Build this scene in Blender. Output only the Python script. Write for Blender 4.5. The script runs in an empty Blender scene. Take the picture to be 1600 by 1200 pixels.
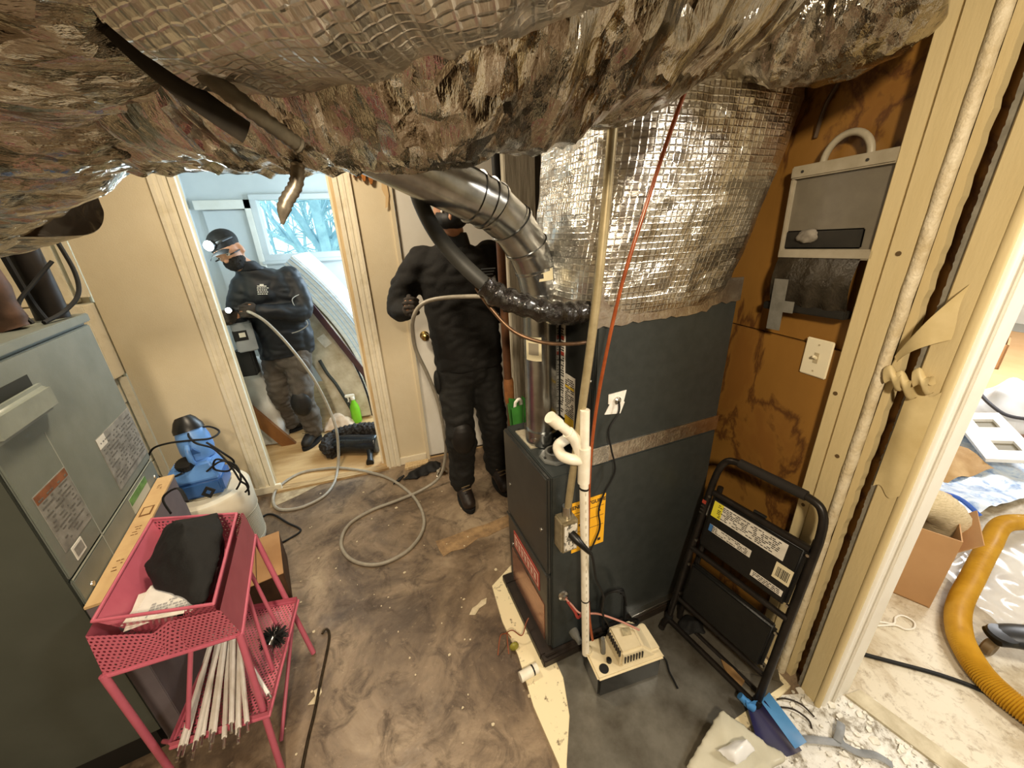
import bpy, bmesh, math, random
from mathutils import Vector, Matrix, noise

random.seed(7)
S = bpy.context.scene
COL = S.collection

# ------------------------------------------------------------------ camera
cam_d = bpy.data.cameras.new('camera')
cam_d.sensor_width = 36.0
cam_d.lens = 605.0 / 1600.0 * 36.0
cam_d.clip_start = 0.02
cam = bpy.data.objects.new('camera', cam_d)
COL.objects.link(cam)
S.camera = cam
F = 605.0
_dn = Vector((68, 1490, F)).normalized()
_hf = (Vector((0, 0, 1)) - _dn * _dn.z).normalized()
_rt = _dn.cross(_hf)
if _rt.x < 0: _rt = -_rt
_yw = math.radians(17.5)
_Y = _hf * math.cos(_yw) - _rt * math.sin(_yw)
_X = _rt * math.cos(_yw) + _hf * math.sin(_yw)
_R = Matrix((_X, _Y, -_dn))
_c0 = _R @ Vector((1, 0, 0)); _c1 = _R @ Vector((0, -1, 0)); _c2 = _R @ Vector((0, 0, -1))
cam.matrix_world = Matrix(((_c0.x, _c1.x, _c2.x, 0), (_c0.y, _c1.y, _c2.y, 0), (_c0.z, _c1.z, _c2.z, 1.6), (0, 0, 0, 1)))

# ------------------------------------------------------------------ world, lights, exposure
S.view_settings.view_transform = 'Standard'
S.view_settings.look = 'None'
S.view_settings.gamma = 1.0
S.view_settings.use_curve_mapping = False
S.view_settings.exposure = 0.35
S.cycles.max_bounces = 8; S.cycles.diffuse_bounces = 4; S.cycles.glossy_bounces = 4
w = bpy.data.worlds.new('sky'); S.world = w; w.use_nodes = True
w.node_tree.nodes['Background'].inputs[0].default_value = (0.62, 0.90, 1.0, 1)
w.node_tree.nodes['Background'].inputs[1].default_value = 2.2

def area(name, loc, target, size, power, color, shape='DISK', size_y=None, spread=180):
    l = bpy.data.lights.new(name, 'AREA'); l.shape = shape; l.size = size
    if size_y: l.size_y = size_y
    l.energy = power; l.color = color; l.spread = math.radians(spread)
    o = bpy.data.objects.new(name, l); COL.objects.link(o); o.location = loc
    d = Vector(target) - Vector(loc)
    o.rotation_euler = d.to_track_quat('-Z', 'Y').to_euler()
    return o
WARM = (1.0, 0.83, 0.60)
area('ceiling_lamp_behind', (-0.10, -0.75, 2.20), (0.15, 1.2, 0.7), 0.22, 42, WARM)
area('ceiling_lamp_passage', (-0.45, 1.75, 2.36), (-0.35, 1.85, 0), 0.30, 21, WARM)
area('room_lamp_near', (2.05, -0.45, 2.36), (1.7, 0.3, 0.6), 0.5, 30, (1.0, 0.93, 0.82))
area('room_lamp_far', (5.6, 1.5, 2.38), (5.6, 1.5, 0), 1.2, 120, (0.95, 0.97, 1.0))
area('bedroom_fill_light', (0.70, 3.9, 1.5), (-1.0, 3.7, 0.9), 1.1, 55, (0.66, 0.85, 1.0), 'RECTANGLE', 1.0)  # added fill to brighten the bedroom; no window is built behind it

# ------------------------------------------------------------------ helpers
def hx(h):
    h = h.lstrip('#')
    def l(c):
        c = c / 255.0
        return c / 12.92 if c <= 0.04045 else ((c + 0.055) / 1.055) ** 2.4
    return (l(int(h[0:2], 16)), l(int(h[2:4], 16)), l(int(h[4:6], 16)), 1.0)

class NT:
    def __init__(s, name):
        s.m = bpy.data.materials.new(name); s.m.use_nodes = True
        s.t = s.m.node_tree; s.b = s.t.nodes['Principled BSDF']; s.out = s.t.nodes['Material Output']
    def n(s, ty, **kw):
        nd = s.t.nodes.new(ty)
        for k, v in kw.items():
            if k in nd.inputs.keys(): nd.inputs[k].default_value = v
            else: setattr(nd, k, v)
        return nd
    def l(s, a, b): s.t.links.new(a, b)
    def coord(s, kind='Object', scale=None):
        tc = s.n('ShaderNodeTexCoord'); o = tc.outputs[kind]
        if scale is not None:
            mp = s.n('ShaderNodeMapping'); mp.inputs['Scale'].default_value = scale
            s.l(o, mp.inputs['Vector']); o = mp.outputs[0]
        return o
    def noise(s, co, scale, detail=5, rough=.6, dist=0):
        n = s.n('ShaderNodeTexNoise'); n.inputs['Scale'].default_value = scale
        n.inputs['Detail'].default_value = detail; n.inputs['Roughness'].default_value = rough
        n.inputs['Distortion'].default_value = dist
        s.l(co, n.inputs['Vector']); return n.outputs['Fac']
    def ramp(s, fac, stops):
        r = s.n('ShaderNodeValToRGB'); e = r.color_ramp.elements
        while len(e) < len(stops): e.new(0.5)
        for el, (p, c) in zip(e, stops): el.position = p; el.color = c
        s.l(fac, r.inputs[0]); return r.outputs[0]
    def mix(s, fac, a, b):
        m = s.n('ShaderNodeMix', data_type='RGBA')
        if isinstance(fac, (int, float)): m.inputs[0].default_value = fac
        else: s.l(fac, m.inputs[0])
        for v, i in ((a, 6), (b, 7)):
            if isinstance(v, tuple): m.inputs[i].default_value = v
            else: s.l(v, m.inputs[i])
        return m.outputs[2]
    def math(s, op, a, b=None):
        m = s.n('ShaderNodeMath', operation=op)
        for v, i in ((a, 0), (b, 1)):
            if v is None: continue
            if isinstance(v, (int, float)): m.inputs[i].default_value = v
            else: s.l(v, m.inputs[i])
        return m.outputs[0]
    def bump(s, h, strength, dist, prev=None):
        b = s.n('ShaderNodeBump'); b.inputs['Strength'].default_value = strength; b.inputs['Distance'].default_value = dist
        s.l(h, b.inputs['Height'])
        if prev is not None: s.l(prev, b.inputs['Normal'])
        return b.outputs[0]

MATS = {}
def mat(name, c1, c2=None, scale=6, rough=.6, metal=0., bump=0., bscale=80, lo=.35, hi=.65, stretch=None,
        trans=0., emit=None, estr=0, alpha=1., ior=1.45, coat=0., sheen=0., rvar=0.):
    if name in MATS: return MATS[name]
    n = NT(name); b = n.b
    c1 = hx(c1) if isinstance(c1, str) else c1
    co = n.coord('Object', stretch)
    if c2 is not None:
        c2 = hx(c2) if isinstance(c2, str) else c2
        fac = n.noise(co, scale, 7)
        col = n.ramp(fac, [(lo, c1), (hi, c2)])
        n.l(col, b.inputs['Base Color'])
        if rvar:
            r = n.math('MULTIPLY_ADD', fac, rvar); r.node.inputs[2].default_value = rough - rvar * .5
            n.l(r, b.inputs['Roughness'])
    else: b.inputs['Base Color'].default_value = c1
    if not rvar: b.inputs['Roughness'].default_value = rough
    b.inputs['Metallic'].default_value = metal
    b.inputs['IOR'].default_value = ior
    b.inputs['Coat Weight'].default_value = coat
    b.inputs['Sheen Weight'].default_value = sheen
    if trans: b.inputs['Transmission Weight'].default_value = trans
    if alpha < 1: b.inputs['Alpha'].default_value = alpha
    if emit: b.inputs['Emission Color'].default_value = hx(emit); b.inputs['Emission Strength'].default_value = estr
    if bump:
        n.l(n.bump(n.noise(co, bscale, 4), bump, .01), b.inputs['Normal'])
    MATS[name] = n.m
    return n.m

BASE = {}
class MB:
    def __init__(s, M=None): s.v = []; s.f = []; s.u = {}; s.M = M
    def add(s, vs, fs, M=None, uvs=None):
        o = len(s.v)
        for p in vs:
            p = Vector(p)
            if M is not None: p = M @ p
            if s.M is not None: p = s.M @ p
            s.v.append(p)
        for i, f in enumerate(fs):
            if uvs: s.u[len(s.f)] = uvs[i]
            s.f.append(tuple(o + k for k in f))
        return s
    def box(s, c, d, rz=0, R=None):
        hx_, hy, hz = d[0] / 2, d[1] / 2, d[2] / 2
        vs = [(x, y, z) for x in (-hx_, hx_) for y in (-hy, hy) for z in (-hz, hz)]
        fs = [(0, 1, 3, 2), (4, 6, 7, 5), (0, 4, 5, 1), (2, 3, 7, 6), (0, 2, 6, 4), (1, 5, 7, 3)]
        M = Matrix.Translation(c) @ (R.to_4x4() if R is not None else Matrix.Rotation(rz, 4, 'Z'))
        return s.add(vs, fs, M)
    def bx(s, x0, x1, y0, y1, z0, z1):
        return s.box(((x0 + x1) / 2, (y0 + y1) / 2, (z0 + z1) / 2), (abs(x1 - x0), abs(y1 - y0), abs(z1 - z0)))
    def rings(s, rr, caps=(True, True), closed=True):
        n = len(rr[0]); vs = [p for r in rr for p in r]; fs = []
        m = n if closed else n - 1
        for i in range(len(rr) - 1):
            for j in range(m):
                k = (j + 1) % n
                fs.append((i * n + j, i * n + k, (i + 1) * n + k, (i + 1) * n + j))
        if closed and caps[0]: fs.append(tuple(reversed(range(n))))
        if closed and caps[1]: fs.append(tuple((len(rr) - 1) * n + j for j in range(n)))
        return s.add(vs, fs)
    def tube(s, path, r, n=10, caps=True, sq=(1, 1), up=None):
        P = [Vector(p) for p in path]
        R = r if isinstance(r, (list, tuple)) else [r] * len(P)
        rr = []; u = None
        for i, p in enumerate(P):
            t = (P[min(i + 1, len(P) - 1)] - P[max(i - 1, 0)])
            if t.length < 1e-9: t = Vector((0, 0, 1))
            t.normalize()
            if u is None:
                a = Vector(up) if up else (Vector((0, 0, 1)) if abs(t.z) < .9 else Vector((0, 1, 0)))
                u = (a - t * a.dot(t)).normalized()
            else: u = (u - t * u.dot(t)).normalized()
            v = t.cross(u)
            rr.append([p + (u * math.cos(2 * math.pi * k / n) * sq[0] + v * math.sin(2 * math.pi * k / n) * sq[1]) * R[i] for k in range(n)])
        return s.rings(rr, (caps, caps))
    def lathe(s, prof, c=(0, 0, 0), n=24, M=None, caps=(True, True)):
        M = Matrix.Translation(c) @ (M if M is not None else Matrix.Identity(4))
        rr = [[M @ Vector((r * math.cos(2 * math.pi * k / n), r * math.sin(2 * math.pi * k / n), z)) for k in range(n)] for r, z in prof]
        return s.rings(rr, caps)
    def cyl(s, a, b, r, n=16): return s.tube([a, b], r, n)
    def prism(s, poly, z0, z1, M=None):
        n = len(poly); vs = [(x, y, z0) for x, y in poly] + [(x, y, z1) for x, y in poly]
        fs = [tuple(reversed(range(n))), tuple(range(n, 2 * n))] + [(i, (i + 1) % n, n + (i + 1) % n, n + i) for i in range(n)]
        return s.add(vs, fs, M)
    def ell(s, c, r, n=14, m=9, R=None):
        rr = []
        M = Matrix.Translation(c) @ (R.to_4x4() if R is not None else Matrix.Identity(4))
        for i in range(m + 1):
            a = math.pi * (i / m); a = min(max(a, .02), math.pi - .02)
            rr.append([M @ Vector((r[0] * math.sin(a) * math.cos(2 * math.pi * k / n), r[1] * math.sin(a) * math.sin(2 * math.pi * k / n), -r[2] * math.cos(a))) for k in range(n)])
        return s.rings(rr)
    def grid(s, fn, nu, nv, uv=None, closed_u=False):
        vs = [fn(i / nu, j / nv) for j in range(nv + 1) for i in range(nu + 1)]
        fs = []; us = []
        for j in range(nv):
            for i in range(nu):
                a = j * (nu + 1) + i
                fs.append((a, a + 1, a + nu + 2, a + nu + 1))
                if uv: us.append([uv(i / nu, j / nv), uv((i + 1) / nu, j / nv), uv((i + 1) / nu, (j + 1) / nv), uv(i / nu, (j + 1) / nv)])
        return s.add(vs, fs, None, us if uv else None)
    def bounds(s):
        return Vector([min(p[i] for p in s.v) for i in range(3)]), Vector([max(p[i] for p in s.v) for i in range(3)])
    def build(s, name, m, parent=None, base=None, smooth=40, bevel=0, bseg=2):
        if parent is not None: base = BASE[parent.name]
        elif base is None:
            a, b = s.bounds(); base = Vector(((a.x + b.x) / 2, (a.y + b.y) / 2, a.z))
        base = Vector(base)
        me = bpy.data.meshes.new(name)
        me.from_pydata([p - base for p in s.v], [], s.f)
        if s.u:
            ul = me.uv_layers.new(name='UVMap')
            for pi, uvs in s.u.items():
                p = me.polygons[pi]
                for li, q in zip(p.loop_indices, uvs): ul.data[li].uv = q
        bm = bmesh.new(); bm.from_mesh(me)
        if not s.u: bmesh.ops.recalc_face_normals(bm, faces=bm.faces)
        if bevel:
            ed = [e for e in bm.edges if len(e.link_faces) == 2 and e.calc_face_angle(0) > .6]
            bmesh.ops.bevel(bm, geom=ed, offset=bevel, segments=bseg, affect='EDGES', clamp_overlap=True)
        bm.to_mesh(me); bm.free()
        return link(name, me, m, parent, base, smooth)
def link(name, me, m, parent=None, base=(0, 0, 0), smooth=40):
    me.materials.clear()
    for mm in (m if isinstance(m, (list, tuple)) else [m]): me.materials.append(mm)
    if smooth:
        for p in me.polygons: p.use_smooth = True
        if smooth < 180: me.set_sharp_from_angle(angle=math.radians(smooth))
    o = bpy.data.objects.new(name, me); COL.objects.link(o)
    if parent is not None: o.parent = parent
    else: o.location = base
    BASE[o.name] = Vector(base)
    return o
def tag(o, label, cat, group=None, kind=None):
    o['label'] = label
    if cat: o['category'] = cat
    if group: o['group'] = group
    if kind: o['kind'] = kind
    return o
def thing(name, label, cat, base, group=None):
    o = bpy.data.objects.new(name, None); COL.objects.link(o); o.location = base; o.empty_display_size = .05
    BASE[o.name] = Vector(base)
    return tag(o, label, cat, group)
def struct(name, mb, m, label, parent=None, **kw):
    o = mb.build(name, m, parent, **kw)
    if parent is None: o['kind'] = 'structure'
    if label: o['label'] = label
    return o
def cr(pts, n=8):
    P = [Vector(p) for p in pts]; out = []
    for i in range(len(P) - 1):
        p0 = P[max(i - 1, 0)]; p1 = P[i]; p2 = P[i + 1]; p3 = P[min(i + 2, len(P) - 1)]
        for k in range(n):
            t = k / n
            out.append(.5 * ((2 * p1) + (p2 - p0) * t + (2 * p0 - 5 * p1 + 4 * p2 - p3) * t * t + (3 * p1 - p0 - 3 * p2 + p3) * t ** 3))
    out.append(P[-1]); return out
def lerp_list(vals, n):
    out = []
    for i in range(len(vals) - 1):
        for k in range(n): out.append(vals[i] + (vals[i + 1] - vals[i]) * k / n)
    out.append(vals[-1]); return out
def remesh(mb, name, m, parent, voxel=.012, smooth=6, disp=None, tri=None):
    base = BASE[parent.name]
    me = bpy.data.meshes.new('tmp'); me.from_pydata([p - base for p in mb.v], [], mb.f)
    bm = bmesh.new(); bm.from_mesh(me); bmesh.ops.recalc_face_normals(bm, faces=bm.faces); bm.to_mesh(me); bm.free()
    t = bpy.data.objects.new('tmp', me); COL.objects.link(t)
    r = t.modifiers.new('r', 'REMESH'); r.mode = 'VOXEL'; r.voxel_size = voxel
    sm = t.modifiers.new('s', 'SMOOTH'); sm.iterations = smooth; sm.factor = .5
    dg = bpy.context.evaluated_depsgraph_get(); dg.update()
    nm = bpy.data.meshes.new_from_object(t.evaluated_get(dg)); nm.name = name
    bpy.data.objects.remove(t); bpy.data.meshes.remove(me)
    if disp:
        nor = [v.normal.copy() for v in nm.vertices]
        for v, nn in zip(nm.vertices, nor): v.co += nn * disp(v.co)
    return link(name, nm, m, parent, base, 180)
def text(name, body, size, M, m, parent, align='CENTER', ext=.0004, bold=0.0):
    cu = bpy.data.curves.new('t', 'FONT'); cu.body = body; cu.size = size; cu.align_x = align; cu.align_y = 'CENTER'
    cu.extrude = ext; cu.offset = bold; cu.resolution_u = 2
    t = bpy.data.objects.new('t', cu); COL.objects.link(t)
    dg = bpy.context.evaluated_depsgraph_get(); dg.update()
    me = bpy.data.meshes.new_from_object(t.evaluated_get(dg)); me.name = name
    bpy.data.objects.remove(t); bpy.data.curves.remove(cu)
    base = BASE[parent.name]
    for v in me.vertices: v.co = (M @ v.co) - base
    return link(name, me, m, parent, base, 0)
def frame(o, x, y, z=None):
    x = Vector(x).normalized(); y = Vector(y); y = (y - x * y.dot(x)).normalized(); z = x.cross(y)
    return Matrix(((x.x, y.x, z.x, o[0]), (x.y, y.y, z.y, o[1]), (x.z, y.z, z.z, o[2]), (0, 0, 0, 1)))
def printlines(M, w, h, rows, th, rng, fill=.8, z=.0006):
    """rows of tiny dark dashes on a label plane (M: x right, y up, origin at the label's middle)"""
    mb = MB(M); rh = h / rows
    for i in range(rows):
        x = -w / 2; y = h / 2 - (i + .5) * rh
        while x < w / 2 - .004:
            l = min(rng.uniform(.004, .016), w / 2 - x)
            if rng.random() < fill: mb.box((x + l / 2, y, z), (l * .85, rh * th, .0006))
            x += l + .001
    return mb

# ------------------------------------------------------------------ shared materials
def make_foil(name, tint, rough, scrim, crease=1.0):
    n = NT(name); b = n.b
    co = n.coord('Object'); uv = n.n('ShaderNodeUVMap')
    warp = n.n('ShaderNodeTexNoise'); warp.inputs['Scale'].default_value = 6; warp.inputs['Detail'].default_value = 3; n.l(co, warp.inputs['Vector'])
    def warped(sx, sy, amt):
        mp = n.n('ShaderNodeMapping'); mp.inputs['Scale'].default_value = (sx, sy, 1); n.l(uv.outputs[0], mp.inputs['Vector'])
        add = n.n('ShaderNodeVectorMath', operation='MULTIPLY_ADD'); n.l(warp.outputs['Color'], add.inputs[0]); add.inputs[1].default_value = (amt, amt, 0); n.l(mp.outputs[0], add.inputs[2])
        return add.outputs[0]
    geo = n.n('ShaderNodeNewGeometry'); acc = geo.outputs['Normal']
    for (sx, sy, amt, k) in ((7, 16, .9, .55), (16, 44, 1.3, .60), (60, 120, 1.6, .24)):   # crumple facets at three sizes
        v = n.n('ShaderNodeTexVoronoi', feature='F1', voronoi_dimensions='2D'); v.inputs['Scale'].default_value = 1.0
        n.l(warped(sx, sy, amt), v.inputs['Vector'])
        sub = n.n('ShaderNodeVectorMath', operation='SUBTRACT'); n.l(v.outputs['Color'], sub.inputs[0]); sub.inputs[1].default_value = (.5, .5, .5)
        ma = n.n('ShaderNodeVectorMath', operation='MULTIPLY_ADD'); n.l(sub.outputs[0], ma.inputs[0]); kk = k * crease; ma.inputs[1].default_value = (kk, kk, kk); n.l(acc, ma.inputs[2]); acc = ma.outputs[0]
    nz = n.n('ShaderNodeVectorMath', operation='NORMALIZE'); n.l(acc, nz.inputs[0])
    nb = n.bump(n.noise(warped(22, 90, 2), 1.0, 4, .6), .55 * crease, .008, nz.outputs[0])
    if scrim:
        sp = n.n('ShaderNodeSeparateXYZ'); n.l(uv.outputs[0], sp.inputs[0])
        def ln(o, per):
            f = n.math('FRACT', n.math('DIVIDE', o, per)); return n.math('SUBTRACT', 1.0, n.math('MINIMUM', n.math('MULTIPLY', n.math('ABSOLUTE', n.math('SUBTRACT', f, .5)), 6.0), 1.0))
        g = n.math('MAXIMUM', ln(sp.outputs[0], .016), ln(sp.outputs[1], .016))
        nb = n.bump(g, .8, .0011, nb)
    dirt = n.noise(co, 3.5, 6)
    n.l(n.ramp(dirt, [(.40, hx(tint)), (.75, hx('#8d8373'))]), b.inputs['Base Color'])
    rr = n.math('MULTIPLY_ADD', n.noise(co, 5, 5), .16); rr.node.inputs[2].default_value = rough - .06
    n.l(rr, b.inputs['Roughness'])
    b.inputs['Metallic'].default_value = 1.0
    n.l(nb, b.inputs['Normal'])
    return n.m
FOIL = make_foil('crumpled_foil', '#d6d0c4', .13, False)
FOIL_S = make_foil('scrim_foil', '#f4f1ea', .28, True, .50)

CREAM = mat('cream_wall_paint', '#e2d5b8', '#d8c9a9', 2.5, .55, bump=.15, bscale=140)
TRIMW = mat('old_white_trim_paint', '#e9e0c9', '#cfc2a2', 9, .42, bump=.3, bscale=40, lo=.5, hi=.8)
RAWW = mat('bare_pine', '#d9c39a', '#b89a6c', 5, .6, stretch=(14, 14, 1))
WHITE = mat('white_paint', '#eeebe2', '#e2ddd0', 3, .45)
BLACKP = mat('black_plastic', '#101010', '#1b1b1a', 20, .38)
BLACKR = mat('black_rubber', '#0d0d0d', None, rough=.7)
GALV = mat('galvanised_steel', '#b9bcbd', '#989a9a', 18, .24, 1., bump=.04, bscale=30)
STEEL = mat('bright_steel', '#c6c4be', None, rough=.28, metal=1.)
PVCW = mat('white_pvc', '#ece7d8', '#ddd5c1', 20, .35)
INK = mat('dark_ink', '#2a2723', None, rough=.6)
PAPER = mat('white_label_paper', '#dedad0', '#c9c4b8', 25, .55)
CARD = mat('brown_cardboard', '#b98d5e', '#a97d50', 6, .75, stretch=(1, 1, 8))
# ------------------------------------------------------------------ the setting
def floor_mat():
    n = NT('stained_concrete_floor'); b = n.b; co = n.coord('Object')
    a = n.noise(co, 2.2, 9, .68, .6); c = n.noise(co, 9, 8, .7, .8); d = n.noise(co, 45, 6, .7)
    col = n.ramp(a, [(.32, hx('#45382d')), (.44, hx('#685745')), (.54, hx('#88755f')), (.68, hx('#a8957b'))])
    col = n.mix(n.ramp(c, [(.50, (0, 0, 0, 1)), (.66, (.75, .75, .75, 1))]), col, hx('#3a2d23'))
    col = n.mix(n.ramp(d, [(.60, (0, 0, 0, 1)), (.78, (.6, .6, .6, 1))]), col, hx('#b7a388'))
    n.l(col, b.inputs['Base Color'])
    n.l(n.ramp(c, [(.3, (.30, .30, .30, 1)), (.7, (.62, .62, .62, 1))]), b.inputs['Roughness'])
    n.l(n.bump(c, .25, .004, n.bump(d, .2, .002)), b.inputs['Normal'])
    return n.m
FLOORM = floor_mat()
o = struct('floor', MB().bx(-1.75, 1.33, -1.9, 2.60, -.08, 0), FLOORM, 'stained brown concrete floor of the utility passage')
# bare lighter patch left by a missing tile (thin skim of old adhesive)
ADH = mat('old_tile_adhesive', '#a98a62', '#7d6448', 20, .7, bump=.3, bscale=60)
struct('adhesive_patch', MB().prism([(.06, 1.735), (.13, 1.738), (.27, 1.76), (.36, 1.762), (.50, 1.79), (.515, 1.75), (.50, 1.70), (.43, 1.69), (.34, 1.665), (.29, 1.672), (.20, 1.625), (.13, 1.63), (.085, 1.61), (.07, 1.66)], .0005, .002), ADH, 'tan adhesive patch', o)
struct('adhesive_patch', MB().prism([(-.92, 2.585), (-.90, 2.40), (-.74, 2.48), (-.62, 2.56), (-.60, 2.59)], .0005, .002), mat('floor_paint_scrap', '#b9a888', '#8f7c5f', 18, .6), None, o)
struct('floor_bedroom', MB().bx(-1.62, 1.2, 2.60, 4.78, -.08, .012), mat('worn_plywood_floor', '#c9a878', '#ae8a5b', 3, .55, bump=.2, bscale=30, stretch=(1, 6, 1)), 'tan plywood floor of the bedroom')
def right_floor():
    n = NT('dusty_white_floor'); b = n.b; co = n.coord('Object')
    a = n.noise(co, 2.6, 9, .7, .5); c = n.noise(co, 26, 8, .75, .4)
    col = n.ramp(a, [(.34, hx('#7d6a53')), (.45, hx('#b3a489')), (.58, hx('#d6cebb'))])
    col = n.mix(n.ramp(c, [(.52, (0, 0, 0, 1)), (.68, (.8, .8, .8, 1))]), col, hx('#8a785f'))
    n.l(col, b.inputs['Base Color']); b.inputs['Roughness'].default_value = .6
    n.l(n.bump(c, .3, .004), b.inputs['Normal'])
    return n.m
RF = right_floor()
struct('floor_right', MB().bx(1.33, 9.2, -2.6, 4.6, -.08, 0), RF, 'dusty whitish floor of the room beyond the doorway')

# far wall with the bedroom doorway and the closed door
wf = MB(); wf.bx(-1.42, -.930, 2.60, 2.70, 0, 2.5); wf.bx(-.17, .14, 2.60, 2.70, 0, 2.5); wf.bx(.92, 1.33, 2.60, 2.70, 0, 2.5)
wf.bx(-.930, -.17, 2.60, 2.70, 2.06, 2.5); wf.bx(.14, .92, 2.60, 2.70, 2.03, 2.5)
struct('wall_far', wf, CREAM, 'cream painted wall around the bedroom doorway')
# fluted door casing, left and right
def casing(name, x0, x1, label, flip=1):
    t = thing(name, label, None, ((x0 + x1) / 2, 2.6, 0)); t['kind'] = 'structure'
    wd = x1 - x0; prof = [(0, .022), (.16, .022), (.18, .014), (.34, .014), (.36, .019), (.52, .019), (.54, .012), (.72, .012), (.74, .024), (1, .024)]
    if flip < 0: prof = [(1 - a, b) for a, b in reversed(prof)]
    poly = [(x0 + a * wd, 2.6 - b) for a, b in prof] + [(x1, 2.6), (x0, 2.6)]
    MB().prism(poly, .0, 2.12).build('fluted_board', TRIMW, t, smooth=0)
    return t
cl = casing('trim_1', -1.006, -.893, 'fluted cream casing board left of the bedroom doorway')
cr_ = casing('trim_2', -.170, -.075, 'fluted cream casing board right of the bedroom doorway', -1)
MB().bx(-1.02, -.86, 2.575, 2.60, 0, .055).build('plinth', TRIMW, cl, bevel=.004)
# jamb linings
jl = thing('trim_3', 'wooden jamb lining of the bedroom doorway with hinge plate', None, (-.88, 2.65, 0)); jl['kind'] = 'structure'
MB().bx(-.930, -.916, 2.605, 2.70, .012, 2.06).build('jamb_board', RAWW, jl)
MB().bx(-.930, -.895, 2.585, 2.605, .055, 2.06).build('rebate_shadow', mat('shadow_line_grey', '#8c8462', None, rough=.6), jl)  # grey-green strip paints the shadow line in the rebate
hp = MB().bx(-.916, -.913, 2.612, 2.66, .30, .39); hp.cyl((-.908, 2.608, .295), (-.908, 2.608, .395), .006)
hp.build('hinge', mat('old_zinc', '#b3a78d', '#8d8066', 40, .45, .6), jl)
jr = thing('trim_4', 'wooden jamb lining on the right of the bedroom doorway', None, (-.18, 2.65, 0)); jr['kind'] = 'structure'
MB().bx(-.190, -.170, 2.605, 2.70, .012, 2.06).build('jamb_board', RAWW, jr)
MB().bx(-.205, -.190, 2.645, 2.68, .012, 2.06).build('door_stop', TRIMW, jr)
struct('threshold_strip', MB().bx(-.90, -.16, 2.56, 2.62, 0, .016), mat('worn_threshold', '#c3a679', '#94774f', 8, .6, stretch=(1, 8, 1)), 'worn wooden strip under the bedroom doorway').name = 'trim_5'

# closed white slab door with knob
d = thing('door_1', 'closed off-white slab door with brass knob behind the standing man', None, (.53, 2.62, 0)); d['kind'] = 'structure'
MB().bx(.145, .915, 2.615, 2.655, .015, 2.03).build('door_slab', WHITE, d, bevel=.003)
k = MB(); My = Matrix.Rotation(math.pi / 2, 4, 'X')
k.lathe([(.031, 0), (.031, .006), (.012, .010), (.011, .030), (.022, .036), (.027, .050), (.024, .062), (.010, .068)], (.220, 2.615, .945), 20, My)
k.build('door_knob', mat('aged_brass', '#c3a866', None, rough=.25, metal=1.), d)
MB().bx(.15, .91, 2.603, 2.612, 0, .016).build('door_gap_shade', BLACKR, d)  # black strip put in for the dark gap under the door
MB().bx(.120, .142, 2.588, 2.600, 0, 2.03).build('jamb_edge', CREAM, d)
# broken header board above that door
hb = thing('broken_header_board', 'splintered orange-brown board end under the duct by the doorway', 'board', (.03, 2.55, 1.86))
rn = random.Random(3); pl = [(-.06, 2.06), (.13, 2.06), (.12, 1.97)]
x = .10
while x > -.06: pl.append((x, 1.89 + rn.uniform(-.035, .035))); x -= .012
MB(frame((0, 2.58, 0), (1, 0, 0), (0, 0, 1))).prism(pl, -.012, .012).build('splintered_wood', mat('split_wood', '#b9742f', '#7d4a1c', 24, .8, bump=.6, bscale=60), hb, smooth=0)
MB(frame((0, 2.58, 0), (1, 0, 0), (0, 0, 1))).prism([(.09, 1.87), (.115, 1.90), (.12, 1.80), (.105, 1.74), (.09, 1.73), (.10, 1.79), (.085, 1.83)], -.002, .003).build('torn_paper_strip', mat('torn_wallpaper', '#d7b98a', None, rough=.8), hb, smooth=0)
struct('baseboard_far', MB().bx(-.075, .118, 2.585, 2.60, 0, .06), TRIMW, 'short scuffed baseboard beside the closed door', bevel=.003)

# left wall with painted blocks
struct('wall_left', MB().bx(-1.85, -1.75, -1.9, 2.7, 0, 2.5), CREAM, 'cream wall behind the grey air handler')
lb = thing('wall_left_return', 'stacked cream painted blocks beside the grey air handler', None, (-1.6, 2.5, 0)); lb['kind'] = 'structure'
MB().bx(-1.75, -1.47, 2.66, 2.70, 0, 2.5).build('backing', CREAM, lb)
for (x1, z0, z1, y0) in ((-1.50, 1.33, 2.4, 2.60), (-1.435, .93, 1.325, 2.52), (-1.475, .77, .925, 2.56), (-1.480, .38, .765, 2.55), (-1.475, .02, .375, 2.56)):
    MB().bx(-1.75, x1, y0, 2.655, z0, z1).build('block', TRIMW, lb, bevel=.004)
MB().bx(-1.47, -1.425, 2.585, 2.60, 1.36, 2.4).build('corner_strip', TRIMW, lb)
MB().bx(-1.46, -1.425, 2.588, 2.60, 0, .92).build('corner_strip', TRIMW, lb)
struct('wall_back', MB().bx(-1.85, 1.33, -2.0, -1.9, 0, 2.5), mat('dark_reflection_wall', '#3f2d1d', '#2d2015', 5, .5, stretch=(8, 1, .5)), 'unseen wall behind the camera, darkened for the foil reflections')  # unseen wall, coloured dark to raise contrast in the foil reflections

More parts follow.
